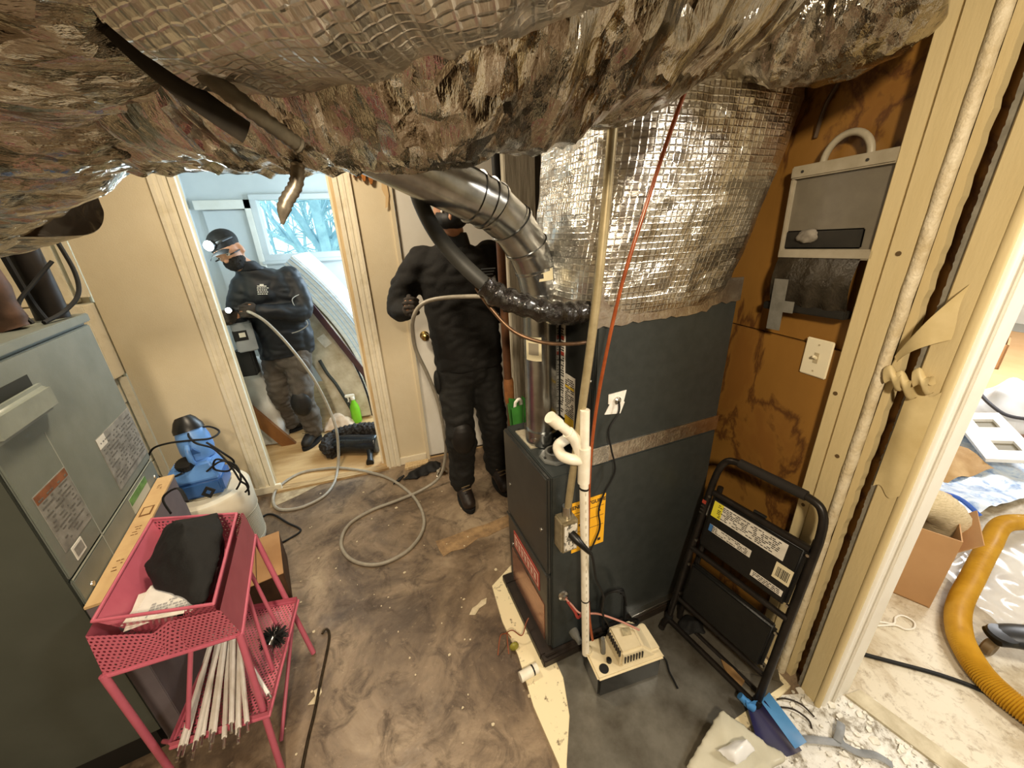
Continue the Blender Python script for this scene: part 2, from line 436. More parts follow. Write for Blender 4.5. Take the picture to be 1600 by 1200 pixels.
# right wall: stained hardboard, studs, casing
def stained():
    n = NT('water_stained_hardboard'); b = n.b; co = n.coord('Object', (1, 1, .5))
    a = n.noise(co, 3, 6, .6); ring = n.noise(co, 3.6, 7, .6, .4)
    col = n.ramp(a, [(.3, hx('#7a5520')), (.7, hx('#94692c'))])
    edge = n.math('ABSOLUTE', n.math('SUBTRACT', ring, .53))
    col = n.mix(n.ramp(edge, [(0, (.85, .85, .85, 1)), (.035, (0, 0, 0, 1))]), col, hx('#47240c'))
    col = n.mix(n.ramp(ring, [(.53, (0, 0, 0, 1)), (.62, (.5, .5, .5, 1))]), col, hx('#74461a'))
    n.l(col, b.inputs['Base Color']); b.inputs['Roughness'].default_value = .55
    n.l(n.bump(n.noise(co, 60, 4), .1, .003), b.inputs['Normal'])
    return n.m
HARD = stained()
wr = thing('wall_right', 'water stained brown hardboard wall beside the furnace', None, (1.27, 1.4, 0)); wr['kind'] = 'structure'
MB().bx(1.258, 1.33, .545, 2.62, 0, 2.5).build('backing', HARD, wr)
MB().bx(1.250, 1.258, .69, 2.60, 1.225, 2.5).build('hardboard_panel', HARD, wr)
MB().bx(1.238, 1.250, .69, 2.60, .0, 1.222).build('hardboard_panel', HARD, wr)
PAINTW = mat('flaking_white_paint', '#e3d9c0', '#c5b48f', 12, .5, bump=.7, bscale=35)
POSTM = mat('cream_stud_paint', '#d9c89c', '#c9b584', 3, .55, stretch=(1, 1, .2), bump=.1, bscale=90)
p1 = thing('trim_6', 'wide cream painted stud between the hardboard and the doorway', None, (1.23, .66, 0)); p1['kind'] = 'structure'
MB().bx(1.205, 1.256, .668, .708, 0, 2.5).build('stud_board', POSTM, p1, bevel=.003)
MB().bx(1.200, 1.256, .612, .666, 0, 2.5).build('stud_board', POSTM, p1, bevel=.003)
for (y, z) in ((.69, 1.11), (.688, .71), (.642, 1.50), (.635, .93)):
    MB().cyl((1.2035 if y > .667 else 1.1985, y, z), (1.207 if y > .667 else 1.202, y, z), .006, 10).build('nail_head', mat('rusty_nail', '#5d4a2c', None, rough=.7), p1)
# rough half-round bead
rn = random.Random(5); path = []; rad = []
for i in range(70):
    z = 2.4 * i / 69; path.append((1.205 + rn.uniform(-.001, .001), .601 + rn.uniform(-.0006, .0006), z)); rad.append(.0135 + rn.uniform(-.0006, .0006))
struct('trim_7', MB().tube(path, rad, 12), PAINTW, 'rough white half-round bead along the stud')
rn = random.Random(9); pl = []
z = 0
while z < 2.4: pl.append((.574 + rn.uniform(-.002, .002), z)); z += .02
pl += [(.592, 2.4), (.592, 0)]
struct('trim_8', MB(frame((1.232, 0, 0), (0, 1, 0), (0, 0, 1))).prism(pl, -.012, .012), POSTM, 'flaking painted board edge behind the bead', smooth=0)
dw = thing('trim_9', 'cream door casing with glossy white edge at the right doorway', None, (1.25, .50, 0)); dw['kind'] = 'structure'
rn = random.Random(4); pl = []
z = 0
while z < 2.4: pl.append((.546 + rn.uniform(-.0015, .0015), z)); z += .006
pl += [(.530, 2.4), (.530, 0)]
MB(frame((1.240, 0, 0), (0, 1, 0), (0, 0, 1))).prism(pl, -.02, .02).build('drywall_edge', mat('grey_drywall_edge', '#8f8a7c', '#746f63', 30, .8), dw, smooth=0)
MB().bx(1.212, 1.30, .476, .532, 0, 2.5).build('casing_board', POSTM, dw, bevel=.003)
MB().tube([(1.217, .474, 0), (1.217, .474, 2.4)], .010, 12).build('edge_bead', POSTM, dw)
MB().tube([(1.240, .472, 0), (1.240, .472, 2.4)], .012, 12).build('edge_bead', mat('gloss_white', '#f0eee6', None, rough=.18), dw)
MB().bx(1.256, 1.36, .466, .476, 0, 2.5).build('jamb_face', WHITE, dw, bevel=.002)
MB().bx(1.276, 1.290, .458, .466, 0, 2.5).build('stop_strip', WHITE, dw, bevel=.002)
struct('wall_right_near', MB().bx(1.25, 1.35, -1.9, -.55, 0, 2.5), CREAM, 'cream wall on the near side of the right doorway')
struct('wall_right_header', MB().bx(1.25, 1.35, -.55, .47, 2.12, 2.5), CREAM, 'cream header above the right doorway')
# room beyond
struct('wall_room_far', MB().bx(8.6, 8.7, -2.6, 4.6, 0, 2.5), WHITE, 'white wall at the far end of the room beyond')
struct('wall_room_side', MB().bx(1.33, 8.6, 4.5, 4.6, 0, 2.5), WHITE, 'white side wall of the room beyond')
struct('wall_room_near', MB().bx(1.33, 8.6, -2.6, -2.5, 0, 2.5), WHITE, 'white near wall of the room beyond')
struct('wall_room_partition', MB().bx(1.33, 1.40, .55, 4.5, 0, 2.5), WHITE, 'white partition wall of the room beyond')
dd = thing('door_2', 'white panel door at the far end of the room beyond', None, (8.55, 3.5, 0)); dd['kind'] = 'structure'
MB().bx(8.54, 8.6, 2.75, 3.6, 0.01, 2.05).build('door_slab', WHITE, dd, bevel=.004)
MB().bx(8.52, 8.6, 3.6, 3.72, 0.0, 2.15).build('door_casing', mat('grey_white_trim', '#c9cbc9', None, rough=.5), dd, bevel=.004)
struct('baseboard_room', MB().bx(8.575, 8.6, -2.4, 2.7, 0, .12), WHITE, 'white baseboard of the far room wall')
# ceilings
CEIL = mat('dark_ceiling_boards', '#4c3521', '#2f2014', 5, .8, stretch=(1, 8, 1))
ce = struct('ceiling', MB().bx(-1.85, 1.36, -2.0, 2.72, 2.495, 2.58), CEIL, 'dark boarded ceiling above the ducts')
for i in range(9):
    xx = -1.6 + i * .36
    struct('joist', MB().bx(xx, xx + .04, -1.9, 2.6, 2.445, 2.495), CEIL, None, ce)
struct('ceiling_bedroom', MB().bx(-1.7, 1.25, 2.70, 4.85, 2.36, 2.45), WHITE, 'white bedroom ceiling')
struct('ceiling_room', MB().bx(1.33, 8.7, -2.6, 4.6, 2.5, 2.6), WHITE, 'white ceiling of the room beyond')
# bedroom shell
BED = mat('pale_blue_grey_paint', '#d3d7d6', '#c8cdcd', 2, .6)
struct('wall_bedroom_left', MB().bx(-1.70, -1.60, 2.70, 4.85, 0, 2.5), BED, 'pale left wall of the bedroom')
WX0, WX1, WZ0, WZ1 = -1.03, .05, 1.44, 1.945
bw = MB(); bw.bx(-1.7, WX0, 4.75, 4.85, 0, 2.5); bw.bx(WX1, 1.25, 4.75, 4.85, 0, 2.5); bw.bx(WX0, WX1, 4.75, 4.85, 0, WZ0); bw.bx(WX0, WX1, 4.75, 4.85, WZ1, 2.5)
struct('wall_bedroom_back', bw, BED, 'pale back wall of the bedroom with the window')
struct('wall_bedroom_right', MB().bx(1.15, 1.25, 2.70, 4.75, 0, 2.5), BED, 'pale right wall of the bedroom')
cd = thing('door_3', 'white panelled closet door left of the bedroom window', None, (-1.3, 4.73, 0)); cd['kind'] = 'structure'
MB().bx(-1.50, -1.14, 4.725, 4.75, .02, 1.86).build('door_slab', BED, cd, bevel=.003)
MB().bx(-1.14, -1.09, 4.70, 4.75, 0, 1.95).build('door_casing', WHITE, cd, bevel=.003)
MB().bx(-1.55, -1.09, 4.70, 4.75, 1.87, 1.95).build('door_casing', WHITE, cd, bevel=.003)
wn = thing('window_1', 'bright bedroom window looking onto bare trees', None, (-.5, 4.75, WZ0)); wn['kind'] = 'structure'
for (a, b_, c, e) in ((WX0 - .06, WX1 + .06, WZ1, WZ1 + .05), (WX0 - .06, WX1 + .06, WZ0 - .06, WZ0)):
    MB().bx(a, b_, 4.71, 4.76, c, e).build('window_frame', BED, wn, bevel=.004)
for (a, b_) in ((WX0 - .06, WX0), (WX1, WX1 + .06)):
    MB().bx(a, b_, 4.71, 4.76, WZ0, WZ1).build('window_frame', BED, wn, bevel=.004)
MB().bx(WX0 - .08, WX1 + .08, 4.69, 4.75, WZ0 - .09, WZ0 - .06).build('window_sill', BED, wn, bevel=.004)
MB().bx(WX0, WX1, 4.798, 4.802, WZ0, WZ1).build('pane', mat('window_glass', '#ffffff', None, rough=.02, trans=1., ior=1.01), wn)
# garden outside
struct('ground_outside', MB().bx(-14, 12, 4.9, 30, -.6, -.5), mat('pale_garden_ground', '#b8c4a8', '#90a488', 1.2, .9), 'pale garden ground outside the window')
BARK = mat('pale_bark', '#8aa6b2', '#b3ccd2', 5, .9)
rn = random.Random(11)
def branch(mb, p, d, L, r, depth, rn):
    pts = [p]; q = Vector(p); d = Vector(d)
    for i in range(4):
        d = (d + Vector((rn.uniform(-.25, .25), rn.uniform(-.2, .2), rn.uniform(-.08, .2)))).normalized(); q = q + d * L / 4; pts.append(q.copy())
    mb.tube(pts, [r * (1 - .13 * i) for i in range(5)], 5)
    if depth:
        for k in range(rn.choice((3, 4, 4))):
            a = pts[rn.choice((1, 2, 3, 4))]
            nd = (d + Vector((rn.uniform(-1, 1), rn.uniform(-.6, .6), rn.uniform(-.3, .7)))).normalized()
            branch(mb, a, nd, L * rn.uniform(.45, .75), r * .5, depth - 1, rn)
spots = [(-1.75, 8.0, .06, 'slender bare tree at the left of the window view'), (-1.05, 8.8, .11, 'thick bare trunk in the middle of the window view'), (-.75, 7.4, .13, 'dark broad trunk right of the window middle'),
         (-.25, 8.4, .05, 'thin bare sapling at the right of the window view'), (-1.4, 10.5, .08, 'distant bare tree behind the slender one')]
for (x, y, r, lab) in spots:
    mb = MB(); branch(mb, (x, y, -.5), (0.05, 0, 1), 3.4, r, 3, rn)
    for k in range(9):
        branch(mb, (x + rn.uniform(-.1, .1), y, rn.uniform(.9, 2.4)), (rn.uniform(-1, 1), rn.uniform(-.4, .4), rn.uniform(-.1, .7)), rn.uniform(.7, 1.4), r * .22, 2, rn)
    tag(mb.build('bare_tree', BARK, smooth=60), lab, 'tree', 'bare trees in the garden')
# ------------------------------------------------------------------ foil ducts
def crumple(p, s, amp, u=0, v=0):
    q = Vector(p) + Vector((s * 3.1, s * 1.7, s * .9))
    d = noise.noise(q * 3.0) * .50
    r = 1 - abs(noise.noise(Vector((u * 3.0, v * 11.0, s)))) * 2.0; d += r * .42       # gathers running around the duct
    r = 1 - abs(noise.noise(Vector((u * 8.0 + 4, v * 26.0, s)))) * 2.0; d += r * .20
    r = 1 - abs(noise.noise(q * 17.0)) * 2.0; d += r * .12
    return d * amp
def foil_tube(path, radii, seed, amp=.03, n=210, sub=46, sq=(1, 1), power=2.0):
    P = cr(path, sub); R = lerp_list(radii, sub); mb = MB(); frames = []; u = None
    for i, p in enumerate(P):
        t = (P[min(i + 1, len(P) - 1)] - P[max(i - 1, 0)]).normalized()
        if u is None:
            a = Vector((0, 0, 1)) if abs(t.z) < .8 else Vector((0, 1, 0)); u = (a - t * a.dot(t)).normalized()
        else: u = (u - t * u.dot(t)).normalized()
        frames.append((p, u.copy(), t.cross(u)))
    L = [0]
    for i in range(1, len(P)): L.append(L[-1] + (P[i] - P[i - 1]).length)
    N = len(P) - 1
    def fn(a, b):
        i = round(b * N); p, u, v = frames[i]; th = 2 * math.pi * a
        c, s_ = math.cos(th), math.sin(th)
        k = (abs(c) ** power + abs(s_) ** power) ** (-1 / power)
        dr = (u * c * sq[0] + v * s_ * sq[1]) * k
        q = p + dr * R[i]
        return q + dr * crumple(q, seed, amp, a * 1.57 if a < .5 else (1 - a) * 1.57, L[i])
    mb.grid(fn, n, N, lambda a, b: (a * 2 * math.pi * .25, L[round(b * N)]))
    # close the ends
    for i in (0, N):
        st = i * (n + 1); mb.add([], [])
        mb.f.append(tuple(range(st, st + n)) if i else tuple(reversed(range(st, st + n))))
        mb.u[len(mb.f) - 1] = [(0, 0)] * n
    return mb
tag(foil_tube([(-.62, 1.00, 1.96), (-.25, .84, 1.955), (.08, .74, 1.945), (.38, .74, 2.00), (.66, .82, 2.10), (.95, .98, 2.20)],
              [.215, .225, .222, .22, .22, .18], 1.0, .046, sq=(1, 1.05)).build('foil_duct', FOIL, smooth=50),
    'long crumpled foil flexible duct sagging across the ceiling to the furnace plenum', 'duct', 'foil wrapped ducts')
tag(foil_tube([(-1.55, 1.25, 1.93), (-1.05, 1.12, 1.86), (-.72, 1.00, 1.875), (-.42, .76, 1.95), (-.25, .45, 2.05), (-.18, .10, 2.14)],
              [.27, .27, .245, .22, .22, .20], 4.0, .046).build('foil_duct', FOIL, smooth=50),
    'big sagging foil duct at the upper left beside the hanging strap', 'duct', 'foil wrapped ducts')
tag(foil_tube([(-.17, .60, 1.89), (-.02, .52, 1.93), (.20, .43, 1.97), (.50, .35, 2.06)], [.13, .165, .165, .155], 8.0, .030).build('foil_duct', FOIL_S, smooth=50),
    'upper foil duct above the dark crease at the top of the picture', 'duct', 'foil wrapped ducts')
tag(foil_tube([(-1.42, 1.42, 1.74), (-1.0, 1.24, 1.73), (-.675, 1.095, 1.765)], [.185, .185, .165], 12.0, .022, sq=(.80, 1.0), power=5).build('foil_plenum', FOIL, smooth=50),
    'boxy foil wrapped plenum with a dark end above the grey air handler', 'duct', 'foil wrapped ducts')
tag(foil_tube([(.80, 1.02, 2.14), (.93, .88, 2.06), (1.02, .76, 2.03), (1.08, .64, 2.05)], [.12, .15, .15, .10], 15.0, .03, n=160).build('foil_duct', FOIL, smooth=50),
    'torn foil duct branching to the upper right over the hardboard wall', 'duct', 'foil wrapped ducts')
# foil wrapped supply plenum on the coil cabinet
pz = [1.345, 1.40, 1.47, 1.60, 1.75, 1.90, 2.06]
pr = [(.55, .200), (.57, .208), (.59, .215), (.615, .222), (.645, .226), (.67, .226), (.67, .22)]
pcx = [.785, .79, .805, .835, .865, .885, .885]
def plenum():
    mb = MB(); sub = 26; N = (len(pz) - 1) * sub; zs = lerp_list(pz, sub); hw = lerp_list([a[0] / 2 for a in pr], sub); hd = lerp_list([a[1] for a in pr], sub); cxs = lerp_list(pcx, sub); n = 190
    A = math.radians(4)
    def fn(a, b):
        i = round(b * N); th = 2 * math.pi * a; c, s_ = math.cos(th), math.sin(th); k = (abs(c) ** 5 + abs(s_) ** 5) ** (-1 / 5)
        lx, ly = c * k * hw[i], s_ * k * hd[i]
        x = cxs[i] + lx * math.cos(A) - ly * math.sin(A); y = 1.158 + lx * math.sin(A) + ly * math.cos(A)
        q = Vector((x, y, zs[i])); dr = Vector((c, s_, 0))
        return q + dr * crumple(q, 21, .017, zs[i], a * 2 if a < .5 else (1 - a) * 2) * min(1, (i + 4) / 30)
    mb.grid(fn, n, N, lambda a, b: (a * 2.0, zs[round(b * N)])); return mb
tag(plenum().build('foil_plenum', FOIL_S, smooth=50), 'tall scrim foil wrapped plenum standing on the black furnace cabinet', 'duct', 'foil wrapped ducts')
# strap hanging between the ducts, and its loose end
ST = mat('grey_brown_strap', '#3b352c', '#2a2620', 30, .7)
st = MB(); pth = cr([(-.40, .60, 2.06), (-.305, .575, 1.955), (-.235, .56, 1.845), (-.190, .575, 1.775), (-.135, .61, 1.725), (-.085, .66, 1.695)], 6)
st.tube(pth[:-5], .013, 8, sq=(1, .28), up=(1, .3, .4))
tag(st.build('duct_strap', ST), 'flat dark strap crossing the foil ducts at the upper left', 'strap')
cj = MB(); P = cr([(-.225, .545, 1.875), (-.170, .545, 1.79), (-.110, .575, 1.735), (-.070, .62, 1.705)], 14)
cj.tube(P, [.0085 + .0014 * (i % 2) for i in range(len(P))], 10)
tag(cj.build('flexible_conduit', mat('dull_flex_metal', '#6f6757', '#565043', 40, .6, .2)), 'ribbed grey conduit hanging along the strap', 'conduit')
cj = MB(); P = cr([(-.090, .72, 1.70), (-.098, .715, 1.672), (-.118, .71, 1.645), (-.128, .71, 1.618)], 8)
cj.tube(P, [.009 + .0014 * (i % 2) for i in range(len(P) - 6)] + [.008, .0065, .005, .004, .003, .002], 10)
tag(cj.build('conduit_stub', mat('foil_taped_stub', '#a59c8d', '#7c7365', 60, .4, .7)), 'torn taped conduit end dangling in front of the window', 'conduit')

# ------------------------------------------------------------------ furnace
FA = math.radians(4.0)
FM = Matrix.Translation((.405, .935, 0)) @ Matrix.Rotation(FA, 4, 'Z')
DARKM = mat('charcoal_enamel', '#3d4140', '#363a39', 30, .38, .35, bump=.05, bscale=300)
DARKF = mat('dark_front_enamel', '#3a3a38', '#434340', 12, .33, .4)
DARKU = mat('black_enamel', '#191b1a', '#222423', 20, .35, .3)
SEAL = mat('foil_tape', '#d9d1c6', '#b7a79b', 30, .3, 1., bump=.3, bscale=60)
fu = thing('furnace', 'tall charcoal gas furnace with upper coil cabinet standing on a sheet metal pan', 'furnace', FM @ Vector((.35, .19, .016)))
def fb(*a): return MB(FM).bx(*a)
fb(.006, .70, 0, .385, .055, .862).build('lower_cabinet', DARKM, fu, bevel=.004)
fb(-.010, .006, .004, .381, .452, .858).build('upper_front_panel', DARKF, fu, bevel=.005)
fb(-.010, .006, .004, .381, .075, .440).build('lower_front_panel', DARKF, fu, bevel=.005)
ln = MB(FM); ln.bx(-.016, -.010, .004, .381, .440, .452); ln.build('panel_lip', DARKF, fu, bevel=.002)
# bright scuffed lower skirt
fb(-.0125, -.010, .030, .345, .085, .275).build('lower_plate', mat('reddish_reflective_plate', '#c08a72', '#8e5a48', 30, .22, .85, stretch=(1, 1, 6)), fu)
lb = fb(-.0122, -.010, .070, .315, .305, .395); lbl = lb.build('brand_label', mat('red_label', '#b0473c', '#96372e', 30, .5), fu)
MB(FM).bx(-.0127, -.0122, .078, .307, .318, .382).build('label_border', mat('pale_label_inner', '#d9b8a8', None, rough=.5), lbl)
MB(FM).bx(-.0132, -.0127, .084, .301, .324, .376).build('label_field', mat('red_label', '', None), lbl)
mk = MB(FM); rn = random.Random(2); y = .295
for i in range(7):
    wd = .022; mk.box((-.0136, y - wd / 2, .350), (.0006, wd * .72, .030)); mk.box((-.0136, y - wd * .15, .356), (.0006, .005, .042)); y -= .030
mk.build('label_lettering', mat('pale_label_inner', '', None), lbl)
for (v0, zz) in ((.335, .62), (.338, .30), (.05, .62)):
    MB(FM).cyl((-.012, v0, zz), (-.0095, v0, zz), .007, 10).build('screw', STEEL, fu)
# black rails below
rl = MB(FM); rl.bx(-.045, .70, -.030, .0, .016, .05); rl.bx(-.045, .70, .36, .415, .016, .05); rl.bx(-.045, .03, 0, .36, .016, .05)
rl.build('base_rail', mat('brown_black_rail', '#2a211a', '#1c1713', 20, .5), fu, bevel=.004)
MB(FM).bx(-.030, .65, -.016, .0, .05, .060).build('base_lip', mat('brown_black_rail', '', None), fu, bevel=.003)
fb(.37, .69, -.022, .004, .02, .065).build('bottom_flashing', STEEL, fu, bevel=.002)
# upper cabinet
fb(.155, .695, 0, .385, .862, 1.378).build('coil_cabinet', DARKM, fu, bevel=.004)
fb(.149, .156, .006, .379, .870, 1.372).build('coil_front', DARKU, fu, bevel=.002)
fb(.146, .152, .004, .020, .870, 1.372).build('corner_strip', DARKU, fu, bevel=.002)
for zz in (1.31, 1.16, 1.02, .94):
    MB(FM).cyl((.143, .012, zz), (.147, .012, zz), .005, 10).build('screw', STEEL, fu)
# tapes
tp = MB(FM); tp.bx(.150, .70, -.003, .0, .868, .925); tp.build('foil_tape', SEAL, fu)
rn = random.Random(8); pl = [(.150, 1.385)]
for i in range(28): pl.append((.150 + .55 * i / 27, 1.325 + rn.uniform(-.004, .005) + (.02 if i > 20 else 0)))
pl += [(.70, 1.42), (.150, 1.44)]
MB(FM @ frame((0, -.004, 0), (1, 0, 0), (0, 0, 1))).prism(pl, -.002, .002).build('foil_skirt', SEAL, fu, smooth=0)
fb(.155, .215, -.005, -.003, .868, .93).build('foil_patch', mat('bright_tape', '#e8e4dc', '#cfc8bc', 60, .25, .9, bump=.5, bscale=90), fu)
# stickers on the coil front
s1 = fb(.1465, .149, .170, .196, .965, 1.40); s1o = s1.build('warning_strip', PAPER, fu)
Mf = FM @ frame((.1462, .183, 1.18), (0, -1, 0), (0, 0, 1))
printlines(Mf, .020, .40, 44, .5, random.Random(1)).build('print', INK, s1o, smooth=0)
for yy in (.02, .075): MB(Mf).box((0, yy, .0008), (.020, .012, .0006)).build('red_bar', mat('red_ink', '#9d3a2a', None, rough=.6), s1o)
s2 = fb(.1465, .149, .103, .165, .935, 1.135); s2o = s2.build('warning_label', PAPER, fu)
Mf = FM @ frame((.1462, .134, 1.045), (0, -1, 0), (0, 0, 1))
printlines(Mf, .056, .16, 22, .45, random.Random(6)).build('print', INK, s2o, smooth=0)
for yy, hh in ((.048, .008), (-.082, .040)): MB(Mf).box((0, yy, .0009), (.058, hh, .0006)).build('yellow_band', mat('label_yellow', '#d8b42a', None, rough=.5), s2o)
# white scrap of tape where the cord enters, on the coil cabinet side
MB(FM @ frame((.232, -.002, 1.078), (1, 0, -.05), (.12, 0, 1))).prism([(-.030, .030), (.036, .036), (.030, -.002), (.034, -.004), (.022, -.042), (-.038, -.036), (-.022, -.004), (-.028, -.002)], -.001, .0015).build('white_tape_scrap', mat('white_tape', '#efece6', '#dcd8d0', 50, .5), fu, smooth=0)
MB(FM).lathe([(.012, 0), (.012, .006), (.008, .010)], (.235, -.004, 1.085), 14, Matrix.Rotation(math.pi / 2, 4, 'X')).build('cord_grommet', STEEL, fu)
# energy label
el = thing('energy_label', 'yellow energy guide label stuck on the charcoal furnace side', 'label', FM @ Vector((.155, -.002, .52)))
MB(FM).bx(.082, .216, -.0022, -.0008, .520, .737).build('sheet', mat('energy_yellow', '#f0b428', '#e6a71f', 8, .5), el)
Me = FM @ frame((.149, -.0024, .628), (1, 0, 0), (0, 0, 1))
text('lettering', 'ENERGYGUIDE', .0200, Me @ Matrix.Translation((0, .088, 0)), INK, el, bold=.0006)
rl = MB(Me)
for yy in (.064, .022, -.020): rl.box((0, yy, .0004), (.122, .0016, .0006))
for i in range(5): rl.box((-.03 + rn.uniform(-.01, .01), .052 - i * .006, .0004), (.05, .0014, .0006))
rl.box((.047, -.086, .0004), (.012, .012, .0006)); rl.box((-.03, .008, .0004), (.02, .010, .0006)); rl.box((.045, .044, .0004), (.004, .008, .0006))
rl.build('printed_rules', INK, el, smooth=0)
# top: flue collar plate, intake flange
def oct_(cx, cy, r, k=.42): return [(cx + r * a, cy + r * b) for a, b in ((-1, -k), (-k, -1), (k, -1), (1, -k), (1, k), (k, 1), (-k, 1), (-1, k))]
MB(FM).prism([(.020, .185), (.135, .175), (.145, .315), (.020, .325)], .862, .8665).build('collar_plate', mat('gasket_plate', '#d8cfb8', '#b8ad95', 30, .4, .5), fu)
MB(FM).prism(oct_(.072, .100, .050), .862, .870).build('intake_flange', mat('grey_flange', '#6c6d69', '#5c5d59', 20, .4), fu, bevel=.002)
MB(FM).lathe([(.026, .868), (.036, .868), (.034, .890), (.027, .890), (.026, .870)], (.072, .100, 0), 28, caps=(False, False)).build('intake_ring', mat('grey_flange', '', None), fu)
MB(FM).lathe([(.026, .8695), (.0005, .8695)], (.072, .100, 0), 24, caps=(False, True)).build('intake_hole', BLACKR, fu)
for (a, b_) in ((-.037, 0), (.037, .004), (.006, -.038), (-.004, .038)):
    MB(FM).cyl((.072 + a, .100 + b_, .870), (.072 + a, .100 + b_, .8735), .005, 10).build('flange_bolt', BLACKP, fu)
for (a, b_) in ((.040, .335), (.110, .025), (.10, .155)):
    MB(FM).cyl((a, b_, .861), (a, b_, .8635), .006, 10).build('top_plug', BLACKP, fu)
# wire grommet and drain stub low on the side
MB(FM).lathe([(.022, 0), (.020, .006), (.011, .010), (.010, .016)], (.052, 0, .328), 16, Matrix.Rotation(math.pi / 2, 4, 'X')).build('cable_clamp', STEEL, fu)
MB(FM).lathe([(.020, 0), (.018, .02), (.012, .03), (.011, .05)], (.10, 0, .105), 14, Matrix.Rotation(math.pi / 2, 4, 'X')).build('drain_stub', mat('clear_grey_plastic', '#8c8b84', None, rough=.2, trans=.5), fu)
# conduit entry clamp
# ------------------------------------------------------------------ flue pipe
fl = thing('flue_pipe', 'shiny galvanised flue pipe with jointed elbow rising from the furnace top', 'pipe', (.455, 1.18, .866))
pc = FM @ Vector((.088, .225, 0)); px_, py_ = pc.x, pc.y
R0 = .060
MB().tube([(px_, py_, .868), (px_, py_, 1.405)], R0, 36).build('riser', GALV, fl)
MB().tube([(px_, py_, .866), (px_, py_, .915)], R0 + .004, 36).build('collar', GALV, fl)
MB().tube([(px_, py_, .915), (px_, py_, .922)], R0 + .007, 36).build('collar_bead', GALV, fl)
# elbow segments: gores
top = Vector((px_, py_, 1.40))
gp = [top, Vector((.462, 1.165, 1.475)), Vector((.425, 1.145, 1.545)), Vector((.372, 1.12, 1.608)), Vector((.305, 1.085, 1.655))]
for i in range(4):
    a, b_ = gp[i], gp[i + 1]; d_ = (b_ - a).normalized()
    MB().tube([a - d_ * .014, b_ + d_ * .014], R0 + .002 - .001 * (i % 2), 36).build('elbow_section', GALV, fl)
    MB().tube([b_ - d_ * .004, b_ + d_ * .003], R0 + .006, 36).build('seam_bead', GALV, fl)
MB().tube([top - Vector((0, 0, .008)), top + Vector((0, 0, .0))], R0 + .006, 36).build('seam_bead', GALV, fl)
e0 = gp[4]; e1 = Vector((-.02, .985, 1.795)); dd_ = (e1 - e0).normalized()
MB().tube([e0 - dd_ * .01, e1], R0 + .003, 36).build('sloping_run', GALV, fl)
for t_ in (.012, .050):
    MB().tube([e0 + dd_ * t_, e0 + dd_ * (t_ + .006)], R0 + .007, 36).build('seam_bead', GALV, fl)
# stickers on the flue
def wrap(z0, z1, a0, a1, c, ax, r, name, m, parent):
    ax = Vector(ax).normalized(); u = Vector((1, 0, 0)); u = (u - ax * u.dot(ax)).normalized(); v = ax.cross(u)
    mb = MB(); mb.grid(lambda s_, t_: Vector(c) + ax * (z0 + (z1 - z0) * t_) + (u * math.cos(a0 + (a1 - a0) * s_) + v * math.sin(a0 + (a1 - a0) * s_)) * r, 10, 1)
    return mb.build(name, m, parent)
wl = wrap(.0, .034, -2.25, -1.25, top + Vector((-.003, 0, .045)), (-.08, .01, 1), R0 + .0045, 'size_sticker', mat('tan_sticker', '#d8cfae', None, rough=.5), fl)
wrap(.008, .022, -2.15, -1.75, top + Vector((-.003, 0, .045)), (-.08, .01, 1), R0 + .0052, 'sticker_print', INK, wl)
wl = wrap(1.19, 1.27, -2.9, -1.95, (px_, py_, 0), (0, 0, 1), R0 + .0012, 'maker_sticker', mat('tan_sticker', '', None), fl)
wrap(1.21, 1.25, -2.7, -2.1, (px_, py_, 0), (0, 0, 1), R0 + .0018, 'sticker_print', mat('faint_ink', '#8d8574', None, rough=.6), wl)
for (an, zz) in ((-2.2, 1.335), (-1.1, 1.38), (-2.4, .895), (-1.2, .893), (-2.6, .89)):
    p = Vector((px_ + math.cos(an) * R0, py_ + math.sin(an) * R0, zz)); q = p + Vector((math.cos(an), math.sin(an), 0)) * .007
    MB().cyl(p, q, .006, 8).build('screw', STEEL, fl)
# ------------------------------------------------------------------ refrigerant line: grey sleeve and black mastic
rf = thing('refrigerant_line', 'grey insulated line wrapped in glossy black mastic entering the coil cabinet', 'pipe', (.35, .98, 1.35))
MB().tube(cr([(.118, 1.12, 1.74), (.125, 1.09, 1.665), (.155, 1.05, 1.585), (.205, 1.01, 1.515), (.262, .985, 1.455)], 8), .020, 16).build('foam_sleeve', mat('grey_foam_sleeve', '#3b3b37', '#2f2f2c', 20, .55), rf)
rn = random.Random(12); P = cr([(.250, .992, 1.468), (.282, .975, 1.436), (.330, .958, 1.415), (.39, .945, 1.393), (.45, .945, 1.377), (.51, .965, 1.370), (.565, 1.0, 1.368)], 10)
mb = MB(); n_ = 16; rr = []
for i, p in enumerate(P):
    t = (P[min(i + 1, len(P) - 1)] - P[max(i - 1, 0)]).normalized(); u = Vector((0, 0, 1)); u = (u - t * u.dot(t)).normalized(); v = t.cross(u)
    r0 = .030 + .003 * math.sin(i * .9) - (.010 if i < 2 else 0)
    rr.append([p + (u * math.cos(2 * math.pi * k / n_) + v * math.sin(2 * math.pi * k / n_)) * (r0 + rn.uniform(-.0022, .0022)) for k in range(n_)])
mb.rings(rr); mb.build('black_mastic_wrap', mat('glossy_black_mastic', '#120f0d', '#1d1915', 40, .12, bump=.7, bscale=70, coat=.6), rf, smooth=70)
tag(MB().tube(cr([(.235, 1.02, 1.455), (.262, .99, 1.405), (.31, .955, 1.345), (.38, .925, 1.312), (.46, .912, 1.300), (.525, .915, 1.298)], 8), .0052, 10).build('copper_tube', mat('tarnished_copper', '#7d5f45', '#54402f', 30, .4, .6)),
    'thin tarnished copper tube curving under the black mastic line', 'pipe')
